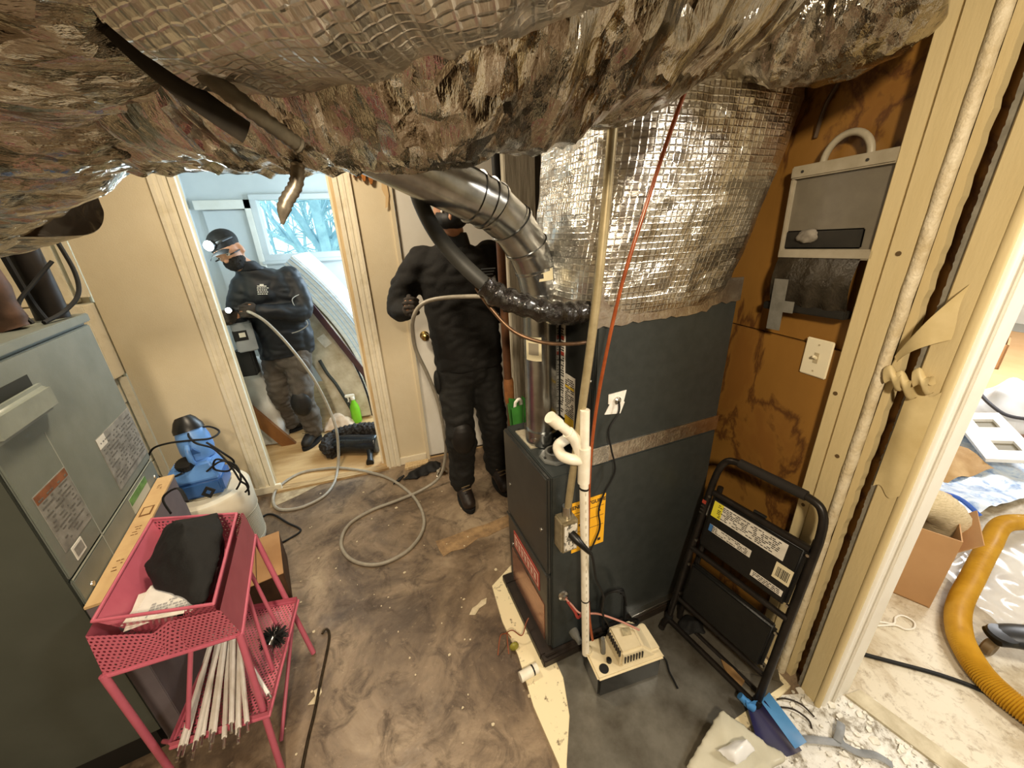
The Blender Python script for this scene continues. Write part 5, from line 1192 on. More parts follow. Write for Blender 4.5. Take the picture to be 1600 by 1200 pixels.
wb = thing('white_sack', 'white sack with black drawcord lying in the room beyond', 'sack', (4.5, 1.42, .03))
remesh(hull([(4.10, 1.50, .03), (4.05, 1.20, .05), (4.5, 1.05, .05), (4.95, 1.3, .05), (4.75, 1.7, .05), (4.3, 1.40, .30), (4.6, 1.3, .32), (4.7, 1.5, .3), (4.3, 1.2, .28)]), 'sack_body', mat('white_sack_cloth', '#f0f2f4', '#e0e4e8', 4, .6), wb, .022, 4, lambda c: noise.noise(c * 9) * .02)
MB().tube(cr([(4.25, 1.48, .26), (4.12, 1.36, .24), (4.10, 1.25, .20), (4.18, 1.14, .20), (4.40, 1.05, .19), (4.65, 1.05, .18)], 6), .012, 8).build('drawcord', mat('dark_cord_grey', '#4a4a50', None, rough=.6), wb)
lv = thing('lavender_bundle', 'lavender cloth bundle behind the white sack', 'cloth', (5.05, 1.86, .01))
remesh(hull([(4.75, 1.72, .02), (5.0, 1.70, .02), (5.35, 1.98, .02), (5.15, 2.05, .02), (4.95, 1.82, .26), (5.2, 1.93, .28)]), 'cloth', mat('lavender_cloth', '#8f86b4', '#b8b0d0', 8, .7), lv, .022, 3, lambda c: noise.noise(c * 8) * .02)
sb = thing('small_open_box', 'small brown box holding a black bundle on the paper floor', 'carton', (6.1, 2.28, .005))
SB = Matrix.Translation((6.10, 2.28, .006)) @ Matrix.Rotation(.35, 4, 'Z')
for a in ((-.22, -.205, -.2, .2, 0, .26), (.205, .22, -.2, .2, 0, .26), (-.22, .22, -.2, -.185, 0, .26), (-.22, .22, .185, .2, 0, .26), (-.22, .22, -.2, .2, 0, .01)): MB(SB).bx(*a).build('carton_side', CB2, sb)
bq = thing('black_bundle', 'black cloth bundle in the small box on the paper floor', 'cloth', SB @ Vector((0, .06, .012)))
remesh(MB(SB).ell((-.02, .06, .22), (.16, .10, .17)), 'cloth', BAGM, bq, .02, 2, lambda c: noise.noise(c * 10) * .03)
rn = random.Random(44); DEB = [mat('debris_tan', '#c8a878', '#a4804f', 6, .8), mat('debris_brown', '#7b5433', '#5b3c24', 6, .8), mat('debris_white', '#e9e4d8', '#cfc8b8', 6, .7)]
for i, (x, y, a, b2, lab, k) in enumerate(((3.30, 1.32, .18, .30, 'bent tan cardboard piece behind the blue dropcloth', 0), (4.15, .95, .40, .25, 'dark brown cardboard under the white board', 1), (3.15, 1.55, .25, .15, 'curled brown cardboard strip by the casing', 1), (3.95, .72, .25, .22, 'white crumpled container at the right edge of the debris', 2), (3.9, 1.62, .4, .12, 'long tan cardboard strip under the sack', 0))):
    w_ = thing('debris_piece', lab, 'debris', (x, y, .005), 'debris in the room beyond')
    mb = MB(Matrix.Translation((x, y, 0)) @ Matrix.Rotation(rn.uniform(-.8, .8), 4, 'Z')); s1_ = rn.uniform(0, 9)
    mb.grid(lambda u, v: Vector(((u - .5) * a * 2, (v - .5) * b2 * 2, .02 + .13 * abs(noise.noise(Vector((u * 2 + s1_, v * 2, 0)))) + .05 * u)), 12, 12); mb.build('sheet', DEB[k], w_)
# ------------------------------------------------------------------ post, pole and odds behind the furnace
gp_ = thing('weathered_post', 'weathered grey wooden post behind the flue pipe', 'post', (.72, 1.86, 0))
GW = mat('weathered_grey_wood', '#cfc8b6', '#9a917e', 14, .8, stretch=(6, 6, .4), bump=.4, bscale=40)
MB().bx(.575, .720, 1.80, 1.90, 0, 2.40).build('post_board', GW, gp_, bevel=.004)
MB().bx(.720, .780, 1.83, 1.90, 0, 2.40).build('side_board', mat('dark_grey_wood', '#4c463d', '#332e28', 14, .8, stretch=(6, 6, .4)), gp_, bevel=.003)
MB().bx(.60, .95, 1.905, 1.93, 0, 1.40).build('grey_panel', mat('grey_board', '#8d8674', '#7a7362', 9, .7), gp_)
bp_ = thing('brown_pole', 'brown wooden pole with taped grip standing behind the flue pipe', 'pole', (.49, 1.60, 0))
MB().tube([(.478, 1.60, 2.36), (.482, 1.60, 1.55)], .0165, 14).build('dark_upper_pole', mat('black_iron', '#171513', None, rough=.5), bp_)
MB().tube([(.482, 1.60, 1.60), (.486, 1.60, .92)], .018, 14).build('shaft', mat('brown_wood_pole', '#5d3a20', '#472a16', 14, .5), bp_)
MB().tube([(.487, 1.60, .95), (.488, 1.60, .93), (.489, 1.60, .84), (.489, 1.60, .82)], [.021, .024, .023, .018], 14).build('grip', mat('tan_tape', '#8a5a30', '#6d4424', 30, .6), bp_)
MB().tube([(.489, 1.60, .83), (.490, 1.60, .012)], .013, 12).build('lower_shaft', mat('brown_wood_pole', '', None), bp_)
um = thing('green_umbrella', 'green umbrella with white trim behind the furnace', 'umbrella', (.50, 1.52, 0))
GRN = mat('green_cloth', '#3f8a35', '#2f6f28', 10, .6)
for i in range(5):
    a = i * 1.256; MB().add([(.50 + .055 * math.cos(a), 1.50 + .05 * math.sin(a), .86), (.50 + .055 * math.cos(a + 1.0), 1.50 + .05 * math.sin(a + 1.0), .88), (.50 + .012 * math.cos(a + .8), 1.50 + .012 * math.sin(a + .8), .30), (.50 + .012 * math.cos(a), 1.50 + .012 * math.sin(a), .30)], [(0, 1, 2, 3)]).build('cloth_fold', GRN, um)
MB().tube(cr([(.475, 1.49, .60), (.478, 1.49, .84), (.488, 1.485, .885), (.505, 1.485, .885), (.512, 1.49, .84), (.505, 1.495, .60)], 7), .007, 10).build('white_trim', WHITE, um)
MB().tube([(.50, 1.50, .0), (.50, 1.50, .84)], .008, 10).build('stick', BLACKP, um)

# ------------------------------------------------------------------ bedroom contents
def bow(t): # leaning bowed profile, t 0 bottom .. 1 top
    return Vector((-.235 - .52 * t ** 2.1, 0, .03 + 1.43 * t - .10 * t * t))
MT = mat('quilted_mattress_ticking', '#dfe3e4', '#c6cdd2', 7, .7, bump=.4, bscale=26, stretch=(1, 1, 5))
BS = mat('stained_box_spring', '#cfc6b2', '#a3957a', 7, .8, bump=.25, bscale=30)
def slab(off0, off1, y0, y1, tmax, m_, nm, parent):
    mb = MB(); N = 26; rr = []
    for i in range(N + 1):
        t = tmax * i / N; p = bow(t); d_ = (bow(t + .01) - bow(t)).normalized(); nrm = Vector((d_.z, 0, -d_.x))  # towards +x
        a = p + nrm * off0; b_ = p + nrm * off1
        rr.append([Vector((a.x, y0, a.z)), Vector((b_.x, y0, b_.z)), Vector((b_.x, y1, b_.z)), Vector((a.x, y1, a.z))])
    mb.rings(rr); return mb.build(nm, m_, parent, bevel=.012)
ma = thing('mattress', 'bowed white mattress leaning in the bedroom', 'mattress', (-.25, 3.9, .012))
slab(-.02, .16, 3.62, 4.45, 1.0, MT, 'mattress_body', ma)
for off in (.02, .055, .09, .125):
    mb = MB(); P = []
    for i in range(30):
        t = i / 29; p = bow(t); d_ = (bow(t + .01) - bow(t)).normalized(); P.append(p + Vector((d_.z, 0, -d_.x)) * off + Vector((0, 3.617, 0)))
    mb.tube(P, .0042, 6).build('quilt_line', mat('quilt_blue', '#9fb6c8', None, rough=.7), ma)
bs = thing('box_spring', 'stained cream box spring standing in front of the mattress', 'box spring', (-.45, 3.75, .012))
slab(-.34, -.035, 3.50, 4.40, .88, BS, 'spring_body', bs)
P = []
for i in range(30):
    t = .90 * i / 29; p = bow(t); d_ = (bow(t + .01) - bow(t)).normalized(); P.append(p + Vector((d_.z, 0, -d_.x)) * -.036 + Vector((0, 3.497, 0)))
MB().tube(P, .008, 8).build('black_piping', BLACKR, bs)
MB().box((-.53, 3.496, .78), (.07, .004, .10), 0, Matrix.Rotation(-.5, 3, 'Y')).build('law_tag', PAPER, bs)
P = [(-.60, 3.49, .62), (-.565, 3.485, .50), (-.52, 3.485, .40), (-.475, 3.485, .26), (-.44, 3.485, .14), (-.425, 3.485, .06)]
MB().tube(cr(P, 6), .014, 8).build('torn_strip', mat('dark_grey_tear', '#3a3d3a', None, rough=.8), bs)
tag(MB().box((-.355, 3.43, .66), (.045, .02, 1.22), 0, Matrix.Rotation(-.44, 3, 'Y')).build('brown_plank', mat('purple_brown_wood', '#4f332b', '#3b2530', 8, .5)), 'long dark brown plank leaning on the box spring', 'plank')
sb_ = thing('spray_bottle', 'lime green spray bottle on the bedroom floor by the mattress', 'bottle', (-.405, 3.46, .012))
LG = mat('lime_plastic', '#7fc82e', '#6ab31f', 6, .3)
MB().lathe([(.040, .0), (.043, .012), (.043, .12), (.036, .16), (.018, .20), (.016, .22)], (-.405, 3.46, .013), 22).build('bottle_body', LG, sb_)
MB().lathe([(.019, .22), (.019, .245), (.014, .25)], (-.405, 3.46, .013), 18).build('collar', WHITE, sb_)
MB().bx(-.465, -.385, 3.448, 3.472, .258, .285).build('trigger_head', WHITE, sb_, bevel=.006)
MB().tube([(-.445, 3.46, .262), (-.440, 3.46, .235), (-.447, 3.46, .215)], .006, 8).build('trigger', WHITE, sb_)
pg_ = thing('paper_bag', 'crumpled pale paper bag on the bedroom floor', 'bag', (-.56, 3.52, .012))
remesh(hull([(-.68, 3.32, .014), (-.44, 3.36, .014), (-.40, 3.46, .014), (-.50, 3.47, .014), (-.68, 3.45, .014), (-.62, 3.38, .13), (-.50, 3.39, .13), (-.56, 3.45, .14)]), 'paper', mat('pale_kraft', '#dcc8b4', '#c9b29a', 8, .7), pg_, .011, 2, lambda c: noise.noise(c * 18) * .014)
wk = thing('white_bin_liner', 'tall white cloth sack standing behind the bedroom jamb', 'sack', (-1.06, 3.42, .012))
remesh(hull([(-1.22, 3.30, .013), (-.965, 3.26, .013), (-.955, 3.50, .013), (-1.22, 3.55, .013), (-1.20, 3.32, .72), (-1.0, 3.28, .76), (-.99, 3.45, .74), (-1.2, 3.5, .74), (-.945, 3.32, .3)]), 'sack_cloth', mat('white_sack_grey', '#cfcdc8', '#b4b2ad', 5, .7), wk, .014, 3, lambda c: noise.noise(c * 9) * .018)
MB().tube(cr([(-.97, 3.24, .02), (-.95, 3.25, .08), (-.955, 3.27, .12), (-.985, 3.25, .06), (-.99, 3.24, .025)], 5), .006, 8).build('cord_loop', mat('cream_cord', '#d8ccb0', None, rough=.7), wk)
tag(MB().box((-1.10, 3.245, .30), (.09, .035, .76), 0, Matrix.Rotation(-.53, 3, 'Y')).build('brown_board', mat('mid_brown_board', '#8a5c30', '#754b26', 8, .55, stretch=(1, 1, .3))), 'mid brown board leaning beside the white cloth sack', 'board')
# black drain machine on the bedroom floor
tm = thing('blower_machine', 'black torpedo shaped blower in a shaggy black bag on the bedroom floor', 'machine', (-.36, 2.86, .012))
remesh(MB().tube(cr([(-.56, 2.93, .085), (-.45, 2.91, .09), (-.33, 2.86, .09), (-.22, 2.82, .09)], 6), [.03, .05, .062, .068] + [.072] * 15, 22), 'torpedo_body', mat('gloss_black_shell', '#17181a', '#202225', 6, .22), tm, .010, 3)
MB().tube([(-.285, 2.80, .075), (-.285, 2.735, .045), (-.287, 2.68, .030)], [.024, .021, .020], 14).build('outlet_pipe', BLACKP, tm)
MB().tube([(-.287, 2.685, .030), (-.288, 2.66, .028)], [.028, .028], 14).build('outlet_flange', BLACKP, tm)
fb_ = MB(); ring = cr([(-.545, 2.86, .06), (-.60, 2.95, .08), (-.56, 3.05, .10), (-.42, 3.04, .13), (-.28, 2.99, .145), (-.215, 2.93, .14)], 8)
fb_.tube(ring, .052, 12); remesh(fb_, 'shaggy_bag', mat('shaggy_black', '#15110e', '#2c241d', 60, .6, bump=.9, bscale=120), tm, .007, 1, lambda c: noise.noise(c * 55) * .016)
tag(MB().box((-.36, 4.70, .10), (.16, .02, .17), .2).build('picture_card', mat('orange_picture', '#7a4a2a', '#2a2a3a', 9, .5)), 'small dark picture card leaning at the back of the bedroom', 'picture')
pc_ = thing('camera_case', 'dark control box with pale screen beside the kneeling light', 'control box', (-.95, 3.02, .80))
MB().box((-.945, 3.03, .985), (.12, .09, .20), .3).build('case_body', mat('grey_case', '#8e9296', '#777b80', 8, .5), pc_, bevel=.008)
MB().box((-.950, 2.985, 1.00), (.085, .012, .075), .3).build('bezel', BLACKP, pc_, bevel=.004)
MB().box((-.938, 2.977, 1.005), (.036, .004, .030), .3).build('screen', mat('pale_screen', '#c8c4b8', None, rough=.4), pc_)
MB().bx(-1.05, -.93, 3.02, 3.10, .70, .885).build('black_pouch', BLACKR, pc_, bevel=.01)
# ------------------------------------------------------------------ the two men
SKIN = mat('skin', '#b98a6c', '#a87858', 10, .5)
JACK = mat('black_fleece', '#0f0e0c', '#161412', 14, .85, bump=.25, bscale=160)
NAVY = mat('navy_black_nylon', '#0d1016', '#14181f', 10, .55)
TRO = mat('black_trouser', '#131210', '#1a1916', 14, .8, bump=.2, bscale=120)
TROG = mat('grey_work_trouser', '#5d554d', '#49423b', 9, .8, bump=.2, bscale=120)
GLOVE = mat('dark_knit_glove', '#3a322b', '#2b2520', 30, .8, bump=.4, bscale=250)
BOOT = mat('dark_brown_boot', '#2c211a', '#1d1612', 14, .5, bump=.2, bscale=90)
BOOTB = mat('black_boot', '#171412', '#211d1a', 14, .5, bump=.2, bscale=90)
SOLE = mat('boot_sole', '#0c0b0a', None, rough=.8)
def limb(mb, pts, rad, n=14, k=5):
    P = cr(pts, k); R = lerp_list(rad, k); mb.tube(P, R, n)
    mb.ell(P[0], (R[0],) * 3, 12, 8); mb.ell(P[-1], (R[-1],) * 3, 12, 8)
def torso(mb, secs, fx):
    """secs: (centre, half width, half depth); fx: unit vector across the shoulders"""
    fx = Vector(fx).normalized(); up = Vector((0, 0, 1)); fy = up.cross(fx).normalized(); n = 22; rr = []
    C_ = cr([s[0] for s in secs], 5); W = lerp_list([s[1] for s in secs], 5); D = lerp_list([s[2] for s in secs], 5)
    for c, w_, d_ in zip(C_, W, D):
        ring = []
        for k in range(n):
            a = 2 * math.pi * k / n; cc, ss = math.cos(a), math.sin(a); q = (abs(cc) ** 2.6 + abs(ss) ** 2.6) ** (-1 / 2.6)
            ring.append(c + fx * cc * q * w_ + fy * ss * q * d_)
        rr.append(ring)
    mb.rings(rr)
def head(mb, M_):
    mb.ell(M_ @ Vector((0, 0, .02)), (.075, .095, .105), 18, 14, M_.to_3x3())
    mb.ell(M_ @ Vector((0, -.030, -.055)), (.052, .058, .062), 14, 10, M_.to_3x3())
    mb.ell(M_ @ Vector((0, -.098, -.018)), (.013, .020, .018), 10, 8, M_.to_3x3())
    mb.ell(M_ @ Vector((0, -.088, .006)), (.010, .014, .026), 10, 8, M_.to_3x3())
    mb.ell(M_ @ Vector((0, -.078, .028)), (.050, .016, .010), 12, 8, M_.to_3x3())
    mb.ell(M_ @ Vector((0, -.084, -.062)), (.024, .010, .006), 10, 8, M_.to_3x3())
    mb.ell(M_ @ Vector((0, -.082, -.074)), (.020, .011, .006), 10, 8, M_.to_3x3())
    for s_ in (-1, 1): mb.ell(M_ @ Vector((s_ * .077, .010, -.008)), (.010, .020, .032), 10, 8, M_.to_3x3())
def eyes(M_, parent):
    for s_ in (-1, 1):
        MB().ell(M_ @ Vector((s_ * .031, -.080, .008)), (.013, .010, .010), 12, 8, M_.to_3x3()).build('eye', mat('eye_white', '#d8d2c8', None, rough=.3), parent)
        MB().ell(M_ @ Vector((s_ * .031, -.088, .008)), (.005, .004, .005), 10, 8, M_.to_3x3()).build('iris', mat('iris_brown', '#2a1c12', None, rough=.3), parent)
def hand(mb, M_, curl=1.0, side=1):
    """M_: x across the palm (thumb on +x*side), y along the fingers, z out of the back of the hand"""
    mb.box((M_ @ Vector((0, .040, 0))), (.001, .001, .001))
    P = MB(M_); P.ell((0, .042, 0), (.042, .052, .018), 16, 10); P.ell((0, .005, 0), (.030, .030, .022), 14, 8)
    for i, (x, L) in enumerate(((.030, .072), (.010, .082), (-.010, .076), (-.029, .060))):
        a = x * side; b0 = .082; p = [Vector((a, b0 - .02, .002))]; ang = 0.25 * curl; q = Vector((a, b0, .002))
        p.append(q.copy())
        for s_ in (.45, .32, .23):
            ang += .62 * curl; q = q + Vector((0, math.cos(ang) * L * s_, -math.sin(ang) * L * s_)); p.append(q.copy())
        P.tube(p, [.0098, .0098, .0092, .0086, .0078], 10); P.ell(p[-1], (.0078,) * 3, 10, 6)
    t = [Vector((.020 * side, .012, -.004)), Vector((.046 * side, .034, -.014)), Vector((.050 * side, .060, -.028)), Vector((.036 * side, .082, -.040))]
    P.tube(t, [.014, .0125, .0112, .0095], 10); P.ell(t[-1], (.0095,) * 3, 10, 6)
    mb.v += []; o = len(mb.v); mb.v += P.v; mb.f += [tuple(o + k for k in f) for f in P.f]
def wrinkle(amp, sc): return lambda c: (abs(noise.noise(Vector((c.x * sc, c.y * sc, c.z * sc * 1.7)))) - .3) * amp + noise.noise(c * sc * .45) * amp * .8
def boot(toe, heel, ankle, parent, m_, name='boot'):
    toe, heel, ankle = Vector(toe), Vector(heel), Vector(ankle); d_ = (toe - heel); d_.z = 0; d_.normalize(); z0 = toe.z - .035
    mb = MB(); gz = Vector((0, 0, 1))
    limb(mb, [heel + d_ * .03 + gz * .02, heel.lerp(toe, .5) + gz * .03, toe - d_ * .04 + gz * .005], [.042, .046, .042])
    limb(mb, [ankle + gz * .14, ankle + gz * .04, heel + d_ * .055 + gz * .03], [.060, .055, .048])
    limb(mb, [ankle + gz * .02, heel.lerp(toe, .45) + gz * .045], [.048, .044])
    b = remesh(mb, name, m_, parent, .009, 4)
    zf = BASE[parent.name].z + .001
    for v in b.data.vertices: v.co.z = max(v.co.z, zf - BASE[parent.name].z)
    sd = gz.cross(d_); L = (toe - heel).length; poly = []
    for k in range(20):
        a = 2 * math.pi * k / 20; poly.append((heel.lerp(toe, .5).x + d_.x * math.cos(a) * (L / 2 + .012) + sd.x * math.sin(a) * .048, heel.lerp(toe, .5).y + d_.y * math.cos(a) * (L / 2 + .012) + sd.y * math.sin(a) * .048))
    MB().prism(poly, zf, zf + .026).build('sole', SOLE, b)
    for i in range(4):
        c = (ankle + gz * .05).lerp(heel.lerp(toe, .55) + gz * .085, i / 3) + d_ * .040
        MB().tube([c - sd * .026, c + sd * .026 + gz * .006], .0035, 6).build('lace', mat('boot_lace', '#6b5a40', None, rough=.8), b)
    return b

# ---- standing man behind the furnace
p2 = thing('person', 'man in black sweater and trousers standing behind the flue pipe holding the grey cable', 'person', (.42, 2.06, 0))
H2 = Matrix.Translation((.372, 2.03, 1.685)) @ Matrix.Rotation(math.radians(-14), 4, 'Z') @ Matrix.Rotation(math.radians(10), 4, 'X')
G2R = frame((.108, 1.985, 1.238), (.10, .40, .90), (.42, -.86, .20))   # holding hand
G2L = frame((.655, 2.02, 1.00), (-.9, .2, .1), (-.05, -.35, -.93))
mb = MB(); head(mb, H2); limb(mb, [(.378, 2.085, 1.44), (.376, 2.065, 1.60)], [.058, .056])
torso(mb, [(Vector((.40, 2.10, .90)), .155, .10), (Vector((.395, 2.10, 1.15)), .145, .095), (Vector((.385, 2.095, 1.38)), .175, .105), (Vector((.38, 2.09, 1.50)), .12, .08)], (1, .05, 0))
limb(mb, [(.205, 2.10, 1.46), (.075, 2.11, 1.23), (.108, 1.985, 1.238)], [.055, .042, .030]); limb(mb, [(.56, 2.11, 1.47), (.655, 2.16, 1.22), (.655, 2.02, 1.00)], [.055, .042, .030])
for (a, b_, c) in (((.315, 2.10, .90), (.305, 2.02, .50), (.285, 2.08, .09)), ((.49, 2.12, .90), (.515, 2.08, .50), (.535, 2.15, .09))): limb(mb, [a, b_, c], [.075, .046, .036])
hand(mb, G2R, 1.35, 1); hand(mb, G2L, .7, -1)
remesh(mb, 'body', SKIN, p2, .008, 3)
eyes(H2, p2)
mb = MB()
torso(mb, [(Vector((.405, 2.09, .875)), .190, .135), (Vector((.402, 2.09, .98)), .195, .140), (Vector((.395, 2.085, 1.15)), .190, .140), (Vector((.385, 2.085, 1.36)), .208, .142), (Vector((.380, 2.09, 1.47)), .185, .115), (Vector((.377, 2.085, 1.535)), .085, .080)], (1, .05, 0))
limb(mb, [(.215, 2.095, 1.455), (.130, 2.11, 1.36), (.072, 2.115, 1.235), (.085, 2.03, 1.225), (.106, 1.99, 1.238)], [.085, .074, .066, .052, .043])
limb(mb, [(.555, 2.105, 1.46), (.62, 2.14, 1.36), (.660, 2.165, 1.21), (.658, 2.08, 1.09), (.655, 2.02, 1.01)], [.085, .074, .066, .052, .043])
remesh(mb, 'sweater', JACK, p2, .010, 5, wrinkle(.016, 11))
# dark vest/shoulder on the right of the picture, collar, zip pull
mb = MB(); torso(mb, [(Vector((.378, 2.085, 1.495)), .092, .088), (Vector((.376, 2.075, 1.560)), .076, .078), (Vector((.374, 2.07, 1.585)), .070, .072)], (1, .05, 0)); remesh(mb, 'collar', NAVY, p2, .008, 3)
MB().tube([(.405, 1.945, 1.475), (.410, 1.935, 1.43), (.408, 1.932, 1.405)], [.006, .008, .005], 8).build('zip_pull', STEEL, p2)
lg = MB()
for i in range(3): lg.box((.515, 1.940 + .004 * i, 1.412 - .014 * i), (.075 - .012 * i, .002, .005))
lg.build('chest_logo', mat('grey_print', '#5b6066', None, rough=.6), p2, smooth=0)
mb = MB(); limb(mb, [(.40, 2.10, .93), (.40, 2.10, .86)], [.15, .14])
limb(mb, [(.320, 2.09, .90), (.310, 2.05, .70), (.305, 2.005, .50), (.298, 2.05, .30), (.290, 2.06, .13)], [.112, .102, .088, .082, .078]); limb(mb, [(.490, 2.12, .90), (.505, 2.10, .70), (.520, 2.075, .50), (.530, 2.12, .30), (.538, 2.14, .13)], [.112, .102, .088, .082, .078])
remesh(mb, 'trousers', TRO, p2, .010, 4, wrinkle(.018, 12))
mb = MB(); mb.ell((.306, 1.945, .49), (.072, .045, .105)); remesh(mb, 'knee_pad', mat('knee_pad_black', '#1f1b18', '#141210', 20, .5), p2, .008, 2)
mb = MB(); mb.ell((.214, 2.075, .80), (.022, .055, .075)); remesh(mb, 'cargo_pocket', TRO, p2, .008, 2)
boot((.300, 1.885, .040), (.285, 2.115, .040), (.287, 2.075, .09), p2, BOOT); boot((.555, 1.955, .040), (.535, 2.185, .040), (.537, 2.145, .09), p2, BOOT)
for (G, s_, c, nm) in ((G2R, 1, 1.35, 'glove'), (G2L, -1, .7, 'glove')):
    mb = MB(); hand(mb, G, c, s_); limb(mb, [G @ Vector((0, -.03, 0)), G @ Vector((0, .01, 0))], [.034, .030])
    g = remesh(mb, nm, GLOVE, p2, .0038, 2)
    for v in g.data.vertices: pass
    nn = [v.normal.copy() for v in g.data.vertices]
    for v, q in zip(g.data.vertices, nn): v.co += q * .0022
# black mask over the lower face, black cap
mb = MB(); mb.ell(H2 @ Vector((0, -.022, -.030)), (.082, .094, .055), 18, 12, H2.to_3x3()); remesh(mb, 'face_mask', mat('black_mask', '#0c0c0d', '#151516', 20, .6), p2, .006, 3)
mb = MB(); mb.ell(H2 @ Vector((0, .012, .065)), (.082, .104, .075), 18, 12, H2.to_3x3()); mb.ell(H2 @ Vector((0, -.085, .045)), (.055, .050, .012), 14, 8, H2.to_3x3()); remesh(mb, 'cap', BAGM, p2, .006, 3)

# ---- man in the bedroom
p1_ = thing('person', 'man with a headlamp in black jacket and grey trousers leaning in the bedroom', 'person', (-.78, 3.22, .012))
up_ = Vector((-.40, -.22, .88)).normalized(); fc = Vector((-.14, -.90, -.42)); fc = (fc - up_ * fc.dot(up_)).normalized(); xx = (-fc).cross(up_).normalized()
H1 = Matrix(((xx.x, -fc.x, up_.x, -.885), (xx.y, -fc.y, up_.y, 3.045), (xx.z, -fc.z, up_.z, 1.525), (0, 0, 0, 1)))
G1L = frame((-.795, 2.965, 1.150), (.1, .2, .95), (-.80, -.45, .15)); G1R = frame((-.945, 3.00, 1.130), (.2, .1, .95), (-.25, -.85, .25))
FX = (1, .35, 0)
mb = MB(); head(mb, H1); limb(mb, [(-.775, 3.13, 1.36), (-.865, 3.08, 1.46)], [.060, .055])
torso(mb, [(Vector((-.765, 3.23, .80)), .14, .10), (Vector((-.745, 3.21, 1.0)), .14, .10), (Vector((-.745, 3.17, 1.22)), .17, .11), (Vector((-.76, 3.14, 1.36)), .12, .085)], FX)
limb(mb, [(-.605, 3.20, 1.33), (-.575, 3.08, 1.10), (-.795, 2.965, 1.150)], [.055, .042, .03]); limb(mb, [(-.90, 3.11, 1.30), (-.965, 3.08, 1.08), (-.945, 3.0, 1.13)], [.055, .042, .03])
for (a, b_, c) in (((-.70, 3.20, .80), (-.715, 3.12, .45), (-.715, 3.20, .11)), ((-.84, 3.26, .80), (-.90, 3.27, .45), (-.93, 3.45, .11))): limb(mb, [a, b_, c], [.072, .042, .034])
hand(mb, G1L, 1.1, 1); hand(mb, G1R, 1.2, -1)
remesh(mb, 'body', SKIN, p1_, .008, 3); eyes(H1, p1_)
mb = MB()
torso(mb, [(Vector((-.755, 3.22, .78)), .185, .140), (Vector((-.745, 3.21, .90)), .190, .145), (Vector((-.735, 3.19, 1.08)), .190, .140), (Vector((-.745, 3.165, 1.25)), .195, .140), (Vector((-.775, 3.14, 1.37)), .140, .105), (Vector((-.825, 3.10, 1.43)), .078, .078)], FX)
limb(mb, [(-.620, 3.19, 1.325), (-.575, 3.15, 1.22), (-.565, 3.08, 1.10), (-.67, 3.01, 1.12), (-.785, 2.97, 1.15)], [.088, .080, .072, .058, .046])
limb(mb, [(-.890, 3.11, 1.295), (-.945, 3.10, 1.20), (-.972, 3.08, 1.09), (-.955, 3.02, 1.12)], [.085, .074, .064, .046])
remesh(mb, 'jacket', NAVY, p1_, .010, 4, wrinkle(.016, 12))
mb = MB(); torso(mb, [(Vector((-.815, 3.105, 1.405)), .090, .085), (Vector((-.855, 3.08, 1.465)), .082, .080)], FX); remesh(mb, 'collar', NAVY, p1_, .008, 2)
MB().tube(cr([(-.535, 3.10, 1.23), (-.60, 3.03, 1.20), (-.575, 3.045, 1.10), (-.545, 3.06, 1.02), (-.60, 3.055, .98), (-.66, 3.055, .965)], 6), .0032, 6).build('reflective_piping', mat('grey_piping', '#a8a8a4', None, rough=.3), p1_)
LGM = frame((-.755, 3.008, 1.285), (.93, .18, -.10), (.10, .25, .95)); lg = MB(LGM); rn = random.Random(6)
lg.box((0, .030, 0), (.022, .010, .002)); lg.box((0, .022, 0), (.052, .006, .002))
for i in range(4):
    x = -.030
    while x < .028: l = rn.uniform(.005, .014); lg.box((x + l / 2, .010 - .013 * i, 0), (l * .85, .006, .002)); x += l + .002
lg.build('chest_logo', mat('white_print', '#d8d8d4', None, rough=.6), p1_, smooth=0)
mb = MB(); limb(mb, [(-.765, 3.22, .84), (-.765, 3.22, .76)], [.14, .135])
limb(mb, [(-.695, 3.20, .80), (-.705, 3.165, .62), (-.715, 3.13, .45), (-.715, 3.17, .28), (-.712, 3.195, .14)], [.110, .100, .085, .080, .076]); limb(mb, [(-.84, 3.25, .80), (-.87, 3.26, .62), (-.90, 3.28, .45), (-.915, 3.37, .28), (-.928, 3.44, .15)], [.110, .098, .082, .078, .074])
remesh(mb, 'trousers', TROG, p1_, .010, 4, wrinkle(.020, 12))
mb = MB(); mb.ell((-.722, 3.065, .42), (.075, .042, .105)); remesh(mb, 'knee_pad', mat('knee_pad_black', '', None), p1_, .008, 2)
mb = MB(); mb.ell((-.655, 3.105, .70), (.055, .028, .065)); remesh(mb, 'cargo_pocket', TROG, p1_, .008, 2)
boot((-.790, 3.075, .052), (-.700, 3.275, .052), (-.714, 3.225, .10), p1_, BOOTB); boot((-1.075, 3.47, .052), (-.865, 3.52, .052), (-.915, 3.50, .10), p1_, BOOTB)
for (G, s_, c) in ((G1L, 1, 1.1), (G1R, -1, 1.2)):
    mb = MB(); hand(mb, G, c, s_); g = remesh(mb, 'glove', GLOVE, p1_, .0038, 2)
    nn = [v.normal.copy() for v in g.data.vertices]
    for v, q in zip(g.data.vertices, nn): v.co += q * .0022
mb = MB(); mb.ell(H1 @ Vector((0, -.030, -.050)), (.064, .072, .060), 16, 12, H1.to_3x3()); remesh(mb, 'beard', mat('dark_beard', '#1c1714', '#120f0d', 40, .9, bump=.8, bscale=200), p1_, .006, 2, lambda c: noise.noise(c * 90) * .004)
mb = MB(); mb.ell(H1 @ Vector((0, .012, .065)), (.084, .106, .078), 18, 12, H1.to_3x3()); remesh(mb, 'cap', BAGM, p1_, .006, 3)
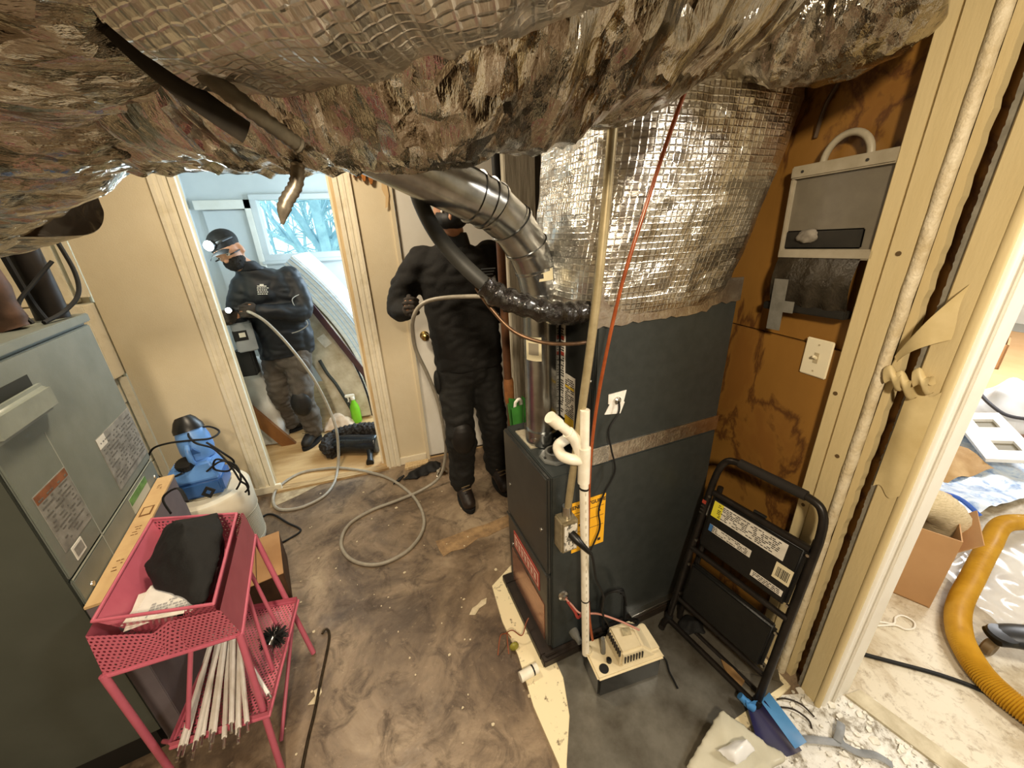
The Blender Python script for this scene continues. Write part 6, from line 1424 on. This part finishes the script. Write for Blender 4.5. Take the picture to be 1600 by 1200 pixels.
mb = MB(H1); mb.grid(lambda u, v: Vector(((u - .5) * .13, -.080 - .075 * v * math.sqrt(max(0, 1 - (2 * u - 1) ** 2 * .7)), .050 - .012 * v - .02 * (2 * u - 1) ** 2)), 14, 6); mb.build('cap_brim', BAGM, p1_)
MB(H1).tube([(-.078, -.02, -.005), (-.07, -.075, .0), (.07, -.075, .0), (.078, -.02, -.005)], .004, 6).build('glasses', BLACKP, p1_)
# headlamp
hl = thing('headlamp', 'bright white headlamp on the cap of the leaning man', 'lamp', H1 @ Vector((0, -.10, .085)))
MB(H1).lathe([(.024, 0), (.027, .006), (.026, .022), (.022, .028)], (0, -.095, .088), 20, Matrix.Rotation(math.radians(75), 4, 'X')).build('lamp_housing', BLACKP, hl)
GLOW = mat('lamp_glow', '#ffffff', None, rough=.5, emit='#e6fbff', estr=140)
MB(H1).lathe([(.029, .0285), (.023, .040), (.012, .047), (.001, .048)], (0, -.095, .088), 20, Matrix.Rotation(math.radians(75), 4, 'X')).build('lens', GLOW, hl)
MB(H1).tube([(-.084, .0, .075), (-.06, -.075, .085), (0, -.098, .088), (.06, -.075, .085), (.084, .0, .075)], .008, 8, sq=(1, .3)).build('head_band', BLACKP, hl)
ft = thing('flashlight', 'small bright flashlight in the hand of the leaning man', 'flashlight', (-.93, 2.93, 1.16))
fd = Vector((.05, -1, .12)).normalized(); f0 = Vector((-.945, 2.965, 1.178))
MB().tube([f0, f0 + fd * .06, f0 + fd * .065, f0 + fd * .085], [.012, .012, .018, .019], 16).build('torch_body', BLACKP, ft)
MB().tube([f0 + fd * .0855, f0 + fd * .090], [.0165, .012], 16).build('lens', GLOW, ft)
def spot(name, loc, d_, power):
    l = bpy.data.lights.new(name, 'SPOT'); l.energy = power; l.spot_size = math.radians(70); l.spot_blend = .8; l.shadow_soft_size = .015; l.color = (.85, .96, 1)
    o = bpy.data.objects.new(name, l); COL.objects.link(o); o.location = loc; o.rotation_euler = Vector(d_).to_track_quat('-Z', 'Y').to_euler()
spot('headlamp_beam', H1 @ Vector((0, -.145, .096)), H1.to_3x3() @ Vector((0, -1, -.25)), 5)
spot('flashlight_beam', f0 + fd * .10, fd + Vector((-.3, 0, -.4)), 3)
